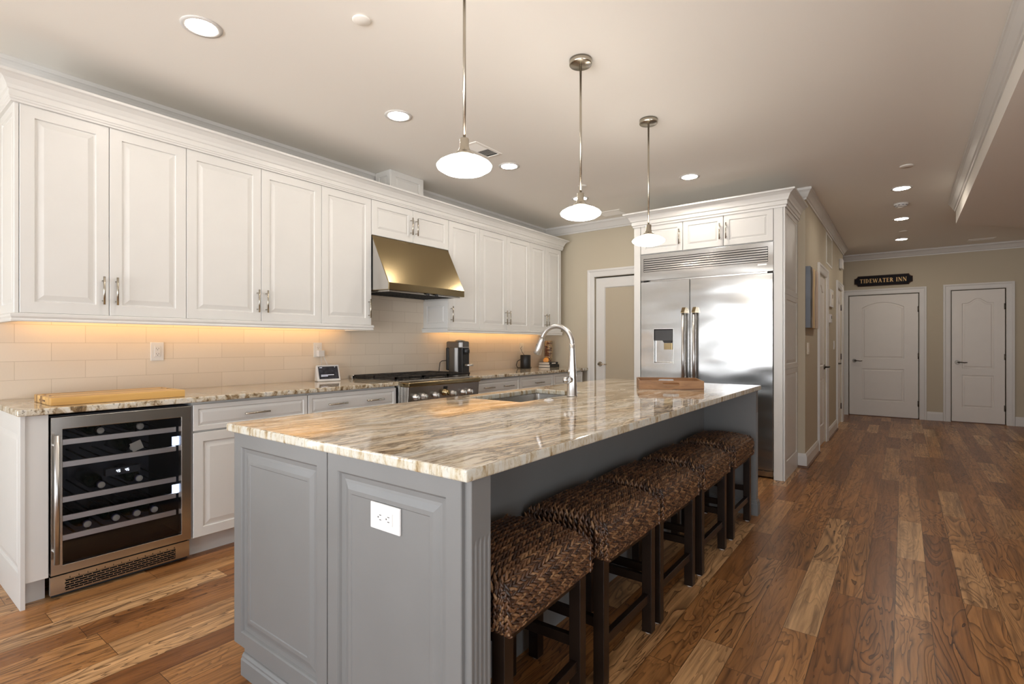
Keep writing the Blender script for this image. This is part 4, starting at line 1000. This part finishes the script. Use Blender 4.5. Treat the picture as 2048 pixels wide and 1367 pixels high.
# serving tray
t = thing('serving_tray', 'square wooden serving tray with cut-out handles at the far end of the island', 'tray', (-1.285, 3.478, 0.9145), math.radians(26.0))
hx, hy, hh, tk = 0.205, 0.170, 0.058, 0.010
B(-hx+.004, hx-.004, -hy+.004, hy-.004, 0.002, 0.012).build('tray_base', M['tray'], t)
def side_with_slot(axis, s):
    m = MB(); half = hx if axis == 'x' else hy
    ww = 0.042
    out = [(-half, 0), (half, 0), (half, hh), (-half, hh)]
    inn = []
    for cx, a0 in ((ww, -PI/2), (-ww, PI/2)):
        for k in range(7):
            a_ = a0 + PI*k/6; inn.append((cx+0.0105*math.cos(a_), 0.036+0.0105*math.sin(a_)))
    # outer ring resampled to the same count as the slot
    outr = []
    for (px, pz) in inn:
        if px >= 0: outr.append((half, 0 if pz < 0.030 else (hh if pz > 0.042 else pz)))
        else: outr.append((-half, 0 if pz < 0.030 else (hh if pz > 0.042 else pz)))
    def mp(u, v, w_):
        return (u, s*(hy-w_), v) if axis == 'x' else (s*(hx-w_), u, v)
    m.loops([[mp(u, v, 0) for u, v in outr], [mp(u, v, 0) for u, v in inn], [mp(u, v, tk) for u, v in inn], [mp(u, v, tk) for u, v in outr]], closed=True)
    return m
side_with_slot('x', -1).build('handle_side', M['tray'], t); side_with_slot('x', 1).build('handle_side', M['tray'], t)
B(-hx, -hx+tk, -hy+tk, hy-tk, 0, hh).build('plain_side', M['tray'], t, bevel=0.001); B(hx-tk, hx, -hy+tk, hy-tk, 0, hh).build('plain_side', M['tray'], t, bevel=0.001)

# ------------------------------------------------------------------ woven bar stools
SPIN = []
for tt, rr in ((-1, 0.12), (-0.62, 0.78), (0.0, 1.0), (0.62, 0.72), (1, 0.10)):
    for k in range(6):
        SPIN.append((tt, rr*math.cos(PI*k/3), rr*math.sin(PI*k/3)))
SPF = [(r*6+k, r*6+(k+1) % 6, (r+1)*6+(k+1) % 6, (r+1)*6+k) for r in range(4) for k in range(6)] + [tuple(range(6))[::-1], tuple(range(24, 30))]
def braid(mb, path, nrm, width, pitch, rnd):
    """two columns of overlapping leaf lobes in a V along a polyline"""
    P = [Vector(p) for p in path]; cum = [0.0]
    for i in range(1, len(P)): cum.append(cum[-1] + (P[i]-P[i-1]).length)
    n = max(2, int(cum[-1]/pitch)); seg = 0
    for k in range(n+1):
        s = min(cum[-1]-1e-6, (k+0.25)*cum[-1]/n)
        while seg < len(P)-2 and cum[seg+1] < s: seg += 1
        f = (s-cum[seg])/max(1e-9, cum[seg+1]-cum[seg]); p = P[seg].lerp(P[seg+1], f)
        T = (P[seg+1]-P[seg]).normalized(); Nn = nrm[seg].lerp(nrm[min(seg+1, len(nrm)-1)], f); Nn = (Nn - T*Nn.dot(T)).normalized(); S = T.cross(Nn)
        for sd in (-1, 1):
            an = math.radians(rnd.uniform(20, 27))*sd
            ax = T*math.cos(an) - S*math.sin(an); sx = Nn.cross(ax)
            ax = (ax + Nn*0.30).normalized()
            c = p + S*(sd*width*0.235) + Nn*rnd.uniform(-0.0008, 0.0008) + T*(pitch*0.5 if sd > 0 else 0)
            a, b2, h = pitch*rnd.uniform(0.80, 0.92), width*rnd.uniform(0.27, 0.32), width*rnd.uniform(0.28, 0.34)
            mb._add([c + ax*(q[0]*a) + sx*(q[1]*b2) + Nn*(q[2]*h) for q in SPIN], SPF, True)
def woven_seat():
    rnd = random.Random(3); mb = MB()
    A, Bq, zb, zt = 0.172, 0.236, 0.462, 0.588
    # section in x-z from the front bottom over the top to the back bottom
    def sec(u):
        """u 0..1 along the section -> x, z, nx, nz"""
        r = 0.055; straight = zt - r - zb; arc = r*PI/2; top = 2*(A-r); tot = 2*straight+2*arc+top; s = u*tot
        if s < straight: return A, zb+s, 1, 0
        s -= straight
        if s < arc: an = s/r; return A-r+r*math.cos(an), zt-r+r*math.sin(an), math.cos(an), math.sin(an)
        s -= arc
        if s < top: x = A-r-s; return x, zt+0.010*(1-(x/(A-r))**2), 0, 1
        s -= top
        if s < arc: an = PI/2+s/r; return -(A-r)+r*math.cos(an), zt-r+r*math.sin(an), math.cos(an), math.sin(an)
        s -= arc
        return -A, zt-r-s, -1, 0
    rows = 25; W = 0.0203; PT = 0.0215
    for i in range(rows):
        u = (i+0.5)/rows; x, z, nx, nz = sec(u); nv = Vector((nx, 0, nz))
        if nz < 0.55:
            e = Bq - 0.004
            pts = [(x, -e, z), (x, -e*0.5, z+0.0), (x, 0, z), (x, e*0.5, z), (x, e, z)]; braid(mb, pts, [nv]*5, W, PT, rnd)
        else:
            r = 0.050; pts = []; nr = []
            def add(y, zz, n_): pts.append((x, y, zz)); nr.append(n_)
            add(-Bq, zb, Vector((0, -1, 0))); add(-Bq, z-r-0.01, Vector((0, -1, 0)))
            for k in range(0, 6):
                an = PI*k/10; add(-Bq+r-r*math.cos(an), z-r+r*math.sin(an), Vector((nx*math.sin(an), -math.cos(an), nz*math.sin(an)+0.001)).normalized())
            add(0, z+0.006, nv)
            for k in range(5, -1, -1):
                an = PI*k/10; add(Bq-r+r*math.cos(an), z-r+r*math.sin(an), Vector((nx*math.sin(an), math.cos(an), nz*math.sin(an)+0.001)).normalized())
            add(Bq, z-r-0.01, Vector((0, 1, 0))); add(Bq, zb, Vector((0, 1, 0)))
            braid(mb, pts, nr, W, PT, rnd)
    # vertical corner braids and rim
    for sx in (-1, 1):
        for sy in (-1, 1):
            for da, db in ((0.0, 0.0), (0.015, 0.001), (0.030, 0.002)):
                x = sx*(A-da+0.001); y = sy*(Bq-db+0.001)
                braid(mb, [(x, y, zb), (x, y, zt-0.045), (x-sx*0.012, y-sy*0.008, zt-0.02)], [Vector((sx*0.5, sy, 0)).normalized()]*3, 0.017, 0.017, rnd)
    rim = [(A, -Bq, zb), (A, Bq, zb), (-A, Bq, zb), (-A, -Bq, zb), (A, -Bq, zb)]
    for k in range(4):
        a, b2 = Vector(rim[k]), Vector(rim[k+1]); n_ = ((a+b2)/2 - Vector((0, 0, zb))).normalized()
        braid(mb, [a, (a+b2)/2, b2], [n_]*3, 0.016, 0.015, rnd)
    return mb
def seat_core():
    A, Bq = 0.166, 0.229; L_ = []
    for z, i, r in ((0.458, 0, .02), (0.540, 0, .03), (0.565, 0.010, .04), (0.580, 0.028, .05), (0.586, 0.05, .05)):
        L_.append(rrect(-A+i, A-i, -Bq+i*0.8, Bq-i*0.8, r, z))
    return MB().loops(L_)
st = thing('bar_stool', 'woven seat bar stool nearest the viewer, beside the fluted post', 'stool', (-0.996, 1.287, 0), math.radians(2.5), 'woven stools tucked under the island')
core = seat_core().build('seat_pad', M['espresso'], st)
woven_seat().build('woven_seat_cover', M['weave'], st)
lx, ly, lt = 0.161, 0.235, 0.042
for sx in (-1, 1):
    for sy in (-1, 1):
        xa, ya = sx*(lx-lt/2), sy*(ly-lt/2)
        lg = MB(); lg.loops([[(xa+a*lt*0.5, ya+b2*lt*0.5, z) for a, b2 in ((-1, -1), (1, -1), (1, 1), (-1, 1))] for z in (0.006, 0.466)])
        lo = lg.build('leg', M['espresso'], st, bevel=0.002)
        MB().cyl((xa, ya, 0.0), (xa, ya, 0.007), 0.014, seg=14).build('foot_pad', M['felt'], lo)
def rail(x0, x1, y0, y1, z0, z1): return B(x0, x1, y0, y1, z0, z1).build('stretcher', M['espresso'], st, bevel=0.002)
rail(lx-0.034, lx-0.010, -ly+lt, ly-lt, 0.135, 0.170)
rail(-lx+0.010, -lx+0.034, -ly+lt, ly-lt, 0.235, 0.268)
for sy in (-1, 1): rail(-lx+lt, lx-lt, sy*(ly-lt/2)-0.012, sy*(ly-lt/2)+0.012, 0.205, 0.240)
fr = MB(); fr.box(lx-0.032, lx-0.012, -ly+lt, ly-lt, 0.42, 0.458); fr.box(-lx+0.012, -lx+0.032, -ly+lt, ly-lt, 0.42, 0.458)
for sy in (-1, 1): fr.box(-lx+lt, lx-lt, sy*(ly-lt/2)-0.010, sy*(ly-lt/2)+0.010, 0.42, 0.458)
fr.build('apron', M['espresso'], st)
for y, rz, lab in ((1.872, 0.0, 'second woven bar stool from the near fluted post'), (2.398, 0.0, 'middle one of the five woven bar stools at the island'),
                   (2.979, 0.0, 'second woven bar stool from the far end of the island'), (3.597, 0.0, 'woven bar stool at the far end, nearest the fridge')):
    copy_thing(st, (-0.996, y, 0), rz, lab)

# ------------------------------------------------------------------ fridge and its enclosure
EX0, EX1, EY = -2.250, -0.833, 5.100
t = thing('fridge_cabinet', 'tall white cabinet surround with three small doors over the fridge', 'cabinet', (EX0, EY, 0))
ew = EX1 - EX0; ed = YB - EY
B(0, 0.068, 0.0, ed, 0, 2.43).build('side_panel', M['cab'], t)
B(ew-0.09, ew-0.019, 0.0, 0.05, 0, 2.43).build('stile', M['cab'], t)
B(ew-0.0185, ew-0.010, 0.012, ed, 0, 2.43).build('side_panel', M['cab'], t)
m = MB()                                     # right side: frame with three raised panels
m.xf = Matrix.Translation((ew, 0, 0)) @ Matrix.Rotation(PI/2, 4, 'Z')
for z0, z1 in ((0.0, 0.985), (0.987, 1.66), (1.662, 2.43)):
    lo = 0.16 if z0 == 0 else 0.045
    prof = [(0, 0.010), (0, 0.0)]
    L_ = [[(0.0, 0.010, z0), (ed, 0.010, z0), (ed, 0.010, z1), (0.0, 0.010, z1)], [(0.0, 0, z0), (ed, 0, z0), (ed, 0, z1), (0.0, 0, z1)]]
    for i, d in ((0, 0), (0.004, 0.006), (0.010, 0.006), (0.036, 0.001)):
        L_.append([(0.075+i, d, z0+lo+i), (ed-0.075-i, d, z0+lo+i), (ed-0.075-i, d, z1-0.045-i), (0.075+i, d, z1-0.045-i)])
    m.loops(L_)
m.build('side_panel', M['cab'], t)
B(0.068, ew-0.09, 0.022, ed, 2.135, 2.43).build('cabinet_body', M['cab'], t)
for a, b2, hs in ((-2.178, -1.741, 1), (-1.739, -1.356, 1), (-1.354, -0.926, -1)):
    d = panel_slab(MB(), a-EX0+0.002, b2-EX0-0.002, 2.140, 2.428, 0.0, 0.020, stile=0.05, small=True).build('door', M['cab'], t)
    hx = (b2-EX0-0.028) if hs > 0 else (a-EX0+0.028)
    bar_pull(d, hx, 0.0, 2.275, 0.15, mt=M['nickel'])
FCR = [(-0.004, 2.424), (0.010, 2.424), (0.012, 2.440), (0.020, 2.446), (0.020, 2.478), (0.028, 2.484), (0.034, 2.500), (0.050, 2.530), (0.076, 2.548), (0.090, 2.552), (0.090, 2.566), (-0.004, 2.566)]
MB().sweep([(0, ed), (0, 0), (ew, 0), (ew, ed)], FCR).build('crown', M['cab'], t)

t = thing('refrigerator', 'wide stainless double door refrigerator with an ice dispenser', 'refrigerator', (-2.178, EY, 0))
fw = 1.252
B(0.004, fw-0.004, 0.045, 0.66, 0.02, 2.130).build('fridge_body', M['steel'], t)
gm = MB()
gm.loops([[(0.0, 0.045, 1.866), (fw, 0.045, 1.866), (fw, 0.045, 2.130), (0.0, 0.045, 2.130)], [(0.0, 0.0, 1.866), (fw, 0.0, 1.866), (fw, 0.0, 2.130), (0.0, 0.0, 2.130)],
          [(0.032, 0.0, 1.955), (fw-0.045, 0.0, 1.955), (fw-0.045, 0.0, 2.088), (0.032, 0.0, 2.088)], [(0.032, 0.03, 1.955), (fw-0.045, 0.03, 1.955), (fw-0.045, 0.03, 2.088), (0.032, 0.03, 2.088)]])
gm.build('top_frame', M['fridge'], t, bevel=0.002)
sm = MB()
for q in range(6): sm.loops([[(x, y, z+q*0.0222) for y, z in ((0.002, 1.958), (0.002, 1.9725), (0.012, 1.9735), (0.022, 1.9735), (0.022, 1.958))] for x in (0.034, fw-0.047)])
sm.build('grille_slats', M['fridge'], t)
B(0.032, fw-0.045, 0.026, 0.03, 1.956, 2.087).build('grille_backing', M['gap'], t)
B(fw-0.13, fw-0.055, -0.002, 0.002, 1.925, 1.938).build('badge', M['chrome'], t)
split = 0.508
DX0, DX1, DZ0, DZ1 = 0.144, 0.341, 1.022, 1.364
ld = MB()
def rz4(x0, x1, z0_, z1_, y): return [(x0, y, z0_), (x1, y, z0_), (x1, y, z1_), (x0, y, z1_)]
ld.loops([rz4(0.003, split-0.004, 0.075, 1.852, 0.045), rz4(0.003, split-0.004, 0.075, 1.852, 0.0), rz4(DX0, DX1, DZ0, DZ1, 0.0), rz4(DX0+.006, DX1-.006, DZ0+.006, DZ1-.006, 0.03)], cap1=True)
ldo = ld.build('left_door', M['fridge'], t, bevel=0.004)
B(DX0+.007, DX1-.007, 0.004, 0.029, DZ1-0.115, DZ1-0.008).build('dispenser_panel', M['dispdark'], ldo)
MB().loops([rrect(DX0+.10, DX1-.008, 0.006, 0.029, .006, DZ1-0.206), rrect(DX0+.10, DX1-.008, 0.006, 0.029, .006, DZ1-0.142)]).build('ice_chute', M['hood'], ldo)
MB().loops([rz4(DX0-.006, DX1+.006, DZ0-.006, DZ1+.006, 0.001), rz4(DX0-.006, DX1+.006, DZ0-.006, DZ1+.006, -0.003), rz4(DX0, DX1, DZ0, DZ1, -0.003), rz4(DX0, DX1, DZ0, DZ1, 0.001)], closed=True).build('dispenser_frame', M['chrome'], ldo)
MB().loops([rrect(DX0+.10, DX1-.02, 0.008, 0.029, .006, DZ1-0.140), rrect(DX0+.085, DX1-.010, 0.004, 0.029, .006, DZ1-0.116)]).build('dispenser_spout', M['dispdark'], ldo)
rd = MB(); rd.loops([rz4(split+0.004, fw-0.003, 0.075, 1.852, 0.045), rz4(split+0.004, fw-0.003, 0.075, 1.852, 0.0)]); rdo = rd.build('right_door', M['fridge'], t, bevel=0.004)
for hx, dd in ((split-0.046, ldo), (split+0.058, rdo)):
    hb = MB(); hb.cyl((hx, -0.062, 0.62), (hx, -0.062, 1.525), 0.0145, seg=20); ho = hb.build('handle', M['chrome'], dd)
    for z0_, z1_, up in ((1.515, 1.572, 1), (0.573, 0.630, -1)):
        cp_ = MB(); za, zb_ = (z0_, z1_) if up > 0 else (z1_, z0_)
        cp_.loops([[(x, y, z) for y, z in ((-0.080, za), (-0.080, za+(zb_-za)*0.12), (-0.038, zb_), (0.0, zb_), (0.0, za+(zb_-za)*0.05), (-0.05, za))] for x in (hx-0.0165, hx+0.0165)])
        cp_.build('handle_cap', M['hood'], ho)  # steel caps, their warm reflection tinted into the colour
B(0.006, fw-0.006, 0.012, 0.05, 0.018, 0.068).build('toe_grille', M['fridge'], t)
vb = MB()
for x in (fw-0.115, fw-0.055): vb.box(x-0.022, x+0.022, 0.008, 0.013, 0.066, 0.082)
vb.build('hinge_cover', M['gap'], t)
for x in (0.05, fw-0.03): B(x-0.02, x+0.02, -0.004, 0.03, 1.852, 1.864).build('top_hinge', M['gap'], t)

# ------------------------------------------------------------------ ceiling fixtures
def pendant(x, y, label):
    t = thing('pendant_lamp', label, 'pendant light', (x, y, 0), 0, 'opal glass pendants over the island')
    MB().lathe([(0, ZC-0.030), (0.058, ZC-0.030), (0.061, ZC-0.027), (0.061, ZC-0.001), (0, ZC-0.001)], seg=36).build('ceiling_canopy', M['nickel'], t)
    MB().cyl((0, 0, 2.015), (0, 0, ZC-0.03), 0.0062, seg=14).build('rod', M['nickel'], t)
    MB().lathe([(0, 2.0230), (0.0165, 2.0230), (0.0185, 2.0200), (0.0185, 1.9880), (0.0205, 1.9860), (0.0240, 1.9730), (0.030, 1.9680), (0.040, 1.9590), (0.043, 1.9530), (0.036, 1.9520), (0, 1.9520)], seg=32).build('socket_cap', M['nickel'], t)
    MB().lathe([(0.030, 1.9535), (0.046, 1.9500), (0.080, 1.9370), (0.102, 1.9240), (0.1095, 1.9150), (0.106, 1.9060), (0.085, 1.8930), (0.050, 1.8830), (0.0, 1.8790)], seg=48).build('lamp_shade', M['pend'], t)
pendant(-1.385, 1.520, 'opal glass pendant nearest the viewer, its rod leaving the top of the picture')
pendant(-1.385, 2.445, 'middle opal glass pendant over the island, in front of a ceiling light')
pendant(-1.385, 3.375, 'opal glass pendant farthest away, in front of the fridge cabinet')
def downlight(x, y, label, r=0.066):
    t = thing('recessed_light', label, 'ceiling light', (x, y, ZC), 0, 'recessed downlights in the ceiling')
    MB().loops([[(q*math.cos(2*PI*k/36), q*math.sin(2*PI*k/36), z) for k in range(36)] for q, z in ((r+.024, -0.0005), (r+.023, -0.005), (r+.004, -0.006), (r, -0.003), (r, -0.0005))], closed=True, smooth=True).build('trim_ring', M['trimw'], t)
    MB().lathe([(0, -0.0045), (r, -0.0035), (r, -0.0008), (0, -0.0008)], seg=36).build('lens', M['can'], t)
downlight(-2.697, 1.088, 'lit downlight above the nearest wall cabinets')
downlight(-2.697, 2.306, 'lit downlight in the kitchen ceiling, second from the viewer')
downlight(-2.700, 3.532, 'lit downlight beside the square ceiling vent')
downlight(-2.705, 4.765, 'lit downlight behind the middle pendant')
downlight(-1.557, 4.748, 'lit downlight in the ceiling in front of the fridge cabinet')
downlight(-0.014, 6.350, 'nearest of the three lit downlights in the hall ceiling')
downlight(-0.018, 7.892, 'middle one of the three lit downlights in the hall ceiling')
downlight(-0.021, 9.432, 'farthest of the three lit downlights in the hall ceiling')
def disc(x, y, label, r=0.042):
    o = MB().lathe([(0, -0.009), (r*0.9, -0.009), (r, -0.006), (r, -0.003), (r*0.8, -0.003), (r*0.8, 0), (0, 0)], seg=32).build('sprinkler_cover', M['ceil'], None)
    o.location = (x, y, ZC); tag(o, label, 'sprinkler cover', 'round sprinkler covers in the ceiling')
disc(-2.037, 1.519, 'round white sprinkler cover in the ceiling, left of the first pendant rod')
disc(-2.469, 4.395, 'round sprinkler cover on the ceiling behind the middle pendant rod')
disc(0.022, 5.576, 'round sprinkler cover on the ceiling before the first hall downlight', 0.05)
disc(0.002, 8.781, 'thin sprinkler cover between the two farthest hall downlights', 0.05)
t = thing('smoke_detector', 'round white smoke detector between hall downlights', 'smoke detector', (-0.02, 7.047, ZC))
MB().lathe([(0, -0.036), (0.045, -0.035), (0.055, -0.030), (0.058, -0.018), (0.066, -0.012), (0.066, 0), (0, 0)], seg=32).build('detector_body', M['plastic'], t)
vv = MB()
for k in range(10):
    vv.xf = Matrix.Rotation(2*PI*k/10, 4, 'Z'); vv.box(0.052, 0.0585, -0.011, 0.011, -0.026, -0.021)
vv.build('sensing_slots', M['gap'], t)
def ceil_vent(x0, x1, y0, y1, label, two=False):
    t = thing('ceiling_vent', label, 'vent', ((x0+x1)/2, (y0+y1)/2, ZC)); a, b2 = (x1-x0)/2, (y1-y0)/2
    MB().loops([[(sx*(a-i), sy*(b2-i), z) for sx, sy in ((-1, -1), (1, -1), (1, 1), (-1, 1))] for i, z in ((0, -0.0005), (0.002, -0.006), (0.02, -0.008), (0.02, -0.0005))], closed=True).build('vent_frame', M['ceil'], t)
    B(-a+.02, a-.02, -b2+.02, b2-.02, -0.0015, -0.0006).build('vent_backing', M['gap'], t)
    s = MB(); n_ = int((2*b2-0.05)/0.012)
    for q in range(n_):
        y = -b2+0.024+q*0.012
        f = 1 if (not two or y < 0) else -1
        s.loops([[(x, y+f*dy, z) for dy, z in ((0, -0.002), (0.009, -0.007), (0.0098, -0.0066), (0.0008, -0.0016))] for x in (-a+.02, a-.02)])
    s.build('louvres', M['ceil'], t)
ceil_vent(-2.72, -2.565, 2.945, 3.265, 'square white ceiling vent with two louvre banks behind the first pendant', True)
ceil_vent(-2.86, -2.56, 5.40, 5.62, 'white ceiling vent near the crown moulding right of the middle pendant')
ceil_vent(0.76, 1.06, 10.05, 10.20, 'narrow ceiling vent above the far right hall door')

# ------------------------------------------------------------------ hall wall things
t = thing('wall_vent', 'tall white return air grille high on the hall wall', 'vent', (XH, 7.85, 2.42), PI/2)
a, b2 = 0.33, 0.20
MB().loops([[(sx*(a-i), y, sz*(b2-i)) for sx, sz in ((-1, -1), (1, -1), (1, 1), (-1, 1))] for i, y in ((0, 0), (0.002, -0.005), (0.025, -0.006), (0.025, -0.001))], closed=True).build('vent_frame', M['trimw'], t)
B(-a+.025, a-.025, -0.002, -0.001, -b2+.025, b2-.025).build('vent_backing', M['slot'], t)
s = MB()
for q in range(25): s.box(-a+.03+q*0.0245, -a+.041+q*0.0245, -0.0028, -0.002, -b2+.025, b2-.025)
s.build('louvres', M['wall'], t)
t = thing('alarm_sounder', 'white boxy alarm near the ceiling beside the far hall corner', 'alarm', (XH, 9.25, 2.42), PI/2)
B(-0.10, 0.10, -0.045, 0, -0.075, 0.075).build('alarm_body', M['plastic'], t, bevel=0.012, seg=3)
B(-0.07, 0.07, -0.047, -0.044, -0.05, -0.02).build('sounder_grille', M['beigeplate'], t)
t = thing('canvas_painting', 'abstract canvas in blue grey, ochre and black beside the fridge cabinet', 'painting', (XH, 5.822, 1.375), PI/2)
B(0.0, 0.60, -0.040, -0.0005, 0.0, 0.605).build('canvas', M['painting'], t)
outlet('light_switch', 'white double rocker switch below the painting', (XH, 5.965, 1.168), PI/2, 'beigeplate', wd=0.118, gang=2)
outlet('light_switch', 'white switch beside the farther hall door', (XH, 8.42, 1.20), PI/2, 'plastic', wd=0.118, gang=2)
t = thing('wall_panel', 'small white framed panel between the two hall doors', 'panel', (XH, 8.02, 1.815), PI/2)
B(-0.15, 0.15, -0.022, 0, -0.115, 0.115).build('panel_frame', M['trimw'], t, bevel=0.004)
B(-0.11, 0.11, -0.024, -0.021, -0.085, 0.085).build('panel_face', M['beigeplate'], t)
B(-0.03, 0.03, -0.0255, -0.0235, 0.0, 0.05).build('panel_slot', M['shoe'], t)
t = thing('thermostat', 'small white thermostat under the framed panel in the hall', 'thermostat', (XH, 7.86, 1.545), PI/2)
B(-0.07, 0.07, -0.028, 0, -0.055, 0.055).build('thermostat_body', M['plastic'], t, bevel=0.006)
B(-0.035, 0.035, -0.0295, -0.0275, -0.005, 0.035).build('display', M['slot'], t)

# ------------------------------------------------------------------ sign with serif lettering
sx0, sx1, sz0, sz1 = -0.668, 0.122, 2.190, 2.365
t = thing('wall_sign', 'dark notched sign board lettered TIDEWATER INN above the wide hall door', 'sign', ((sx0+sx1)/2, YF, (sz0+sz1)/2))
a, b2, c = (sx1-sx0)/2, (sz1-sz0)/2, 0.042
def notch(a, b2, c):
    pts = []
    for sx, sz, seq in ((1, -1, 0), (1, 1, 1), (-1, 1, 0), (-1, -1, 1)):
        q = [(sx*(a-c*1.15), sz*b2), (sx*(a-c*0.95), sz*(b2-c*0.45)), (sx*(a-c*0.55), sz*(b2-c*0.85)), (sx*a, sz*(b2-c))]
        pts += q if seq == 0 else q[::-1]
    return pts
MB().loops([[(u, y, v) for u, v in notch(a+i, b2+i, c)] for i, y in ((0, -0.002), (0, -0.020), (-0.008, -0.026))]).build('sign_edge', M['signedge'], t)
MB().loops([[(u, y, v) for u, v in notch(a-.009, b2-.009, c)] for y in (-0.025, -0.0285)]).build('sign_board', M['signdark'], t)
# letters from thick and thin strokes on a unit height
K, k_ = 0.20, 0.075
def st_(p, q, w_): return ('s', p, q, w_)
LET = {
 'T': (0.86, [st_((.43, 0), (.43, 1), K), st_((.03, .955), (.83, .955), k_), st_((.05, .82), (.05, .98), .06), st_((.81, .82), (.81, .98), .06), st_((.25, .03), (.61, .03), .06)]),
 'I': (0.44, [st_((.22, 0), (.22, 1), K), st_((.04, .03), (.40, .03), .06), st_((.04, .97), (.40, .97), .06)]),
 'D': (0.92, [st_((.20, 0), (.20, 1), K), st_((.03, .035), (.45, .035), .07), st_((.03, .965), (.45, .965), .07), ('a', (.43, .5), .37, .465, -90, 90)]),
 'E': (0.76, [st_((.20, 0), (.20, 1), K), st_((.03, .04), (.68, .04), .08), st_((.03, .96), (.66, .96), .08), st_((.2, .52), (.52, .52), .07), st_((.67, .02), (.67, .22), .06), st_((.65, .80), (.65, .98), .06), st_((.52, .42), (.52, .62), .05)]),
 'W': (1.32, [st_((.10, 1), (.40, 0), K*.9), st_((.66, 1), (.96, 0), K*.9), st_((.42, 0), (.66, 1), k_), st_((.98, 0), (1.22, 1), k_), st_((-.02, .97), (.26, .97), .06), st_((1.10, .97), (1.34, .97), .06)]),
 'A': (1.00, [st_((.46, 1), (.80, 0), K), st_((.44, 1), (.14, 0), k_), st_((.24, .33), (.68, .33), .07), st_((.0, .03), (.28, .03), .06), st_((.64, .03), (.98, .03), .06)]),
 'R': (0.92, [st_((.20, 0), (.20, 1), K), st_((.03, .03), (.38, .03), .06), st_((.03, .965), (.45, .965), .07), st_((.2, .50), (.45, .50), .07), ('a', (.43, .735), .26, .235, -90, 90), st_((.44, .5), (.78, 0), K*.9), st_((.66, .03), (.90, .03), .06)]),
 'N': (1.00, [st_((.16, 0), (.16, 1), k_), st_((.84, 0), (.84, 1), k_), st_((.18, 1), (.82, 0), K), st_((.02, .03), (.30, .03), .06), st_((.02, .97), (.24, .97), .06), st_((.70, .97), (.98, .97), .06)]),
}
lm_w = sum((LET[ch][0] if ch != ' ' else 0.42) + 0.10 for ch in 'TIDEWATER INN') - 0.10
LW, LH = 0.635, 0.066
sc = LW / lm_w; x = -LW/2; yl = -0.0285
for ch in 'TIDEWATER INN':
    if ch == ' ': x += 0.52*sc; continue
    mb = MB()
    for e_ in LET[ch][1]:
        if e_[0] == 's':
            _, p, q, w_ = e_; p = Vector((p[0]*sc, p[1]*LH)); q = Vector((q[0]*sc, q[1]*LH)); d = (q-p).normalized(); nn = Vector((-d.y, d.x)) * (w_*sc/2 if abs(d.y) > 0.4 else w_*LH/2)
            poly = [p+nn, p-nn, q-nn, q+nn]
            mb.loops([[(x+u.x, yy, -LH/2+u.y) for u in poly] for yy in (yl, yl-0.003)])
        else:
            _, cc, rx, rz_, a0, a1 = e_; L_ = []
            for k in range(13):
                an = math.radians(a0+(a1-a0)*k/12); th = k_ + (K-k_)*math.cos(an)
                o_ = ((cc[0]+rx*math.cos(an))*sc, (cc[1]+rz_*math.sin(an))*LH); i_ = ((cc[0]+(rx-th)*math.cos(an))*sc, (cc[1]+(rz_-k_)*math.sin(an))*LH)
                L_.append([(x+o_[0], yl, -LH/2+o_[1]), (x+o_[0], yl-0.003, -LH/2+o_[1]), (x+i_[0], yl-0.003, -LH/2+i_[1]), (x+i_[0], yl, -LH/2+i_[1])])
            mb.loops(L_)
    mb.build('letter', M['goldtxt'], t)
    x += (LET[ch][0] + 0.10) * sc
# unseen slab added behind the far doors to block light through their gaps
struct(B(-2.6, XR, YF+0.14, YF+0.2, 0, ZC).build('far_door_light_block', M['wall']))
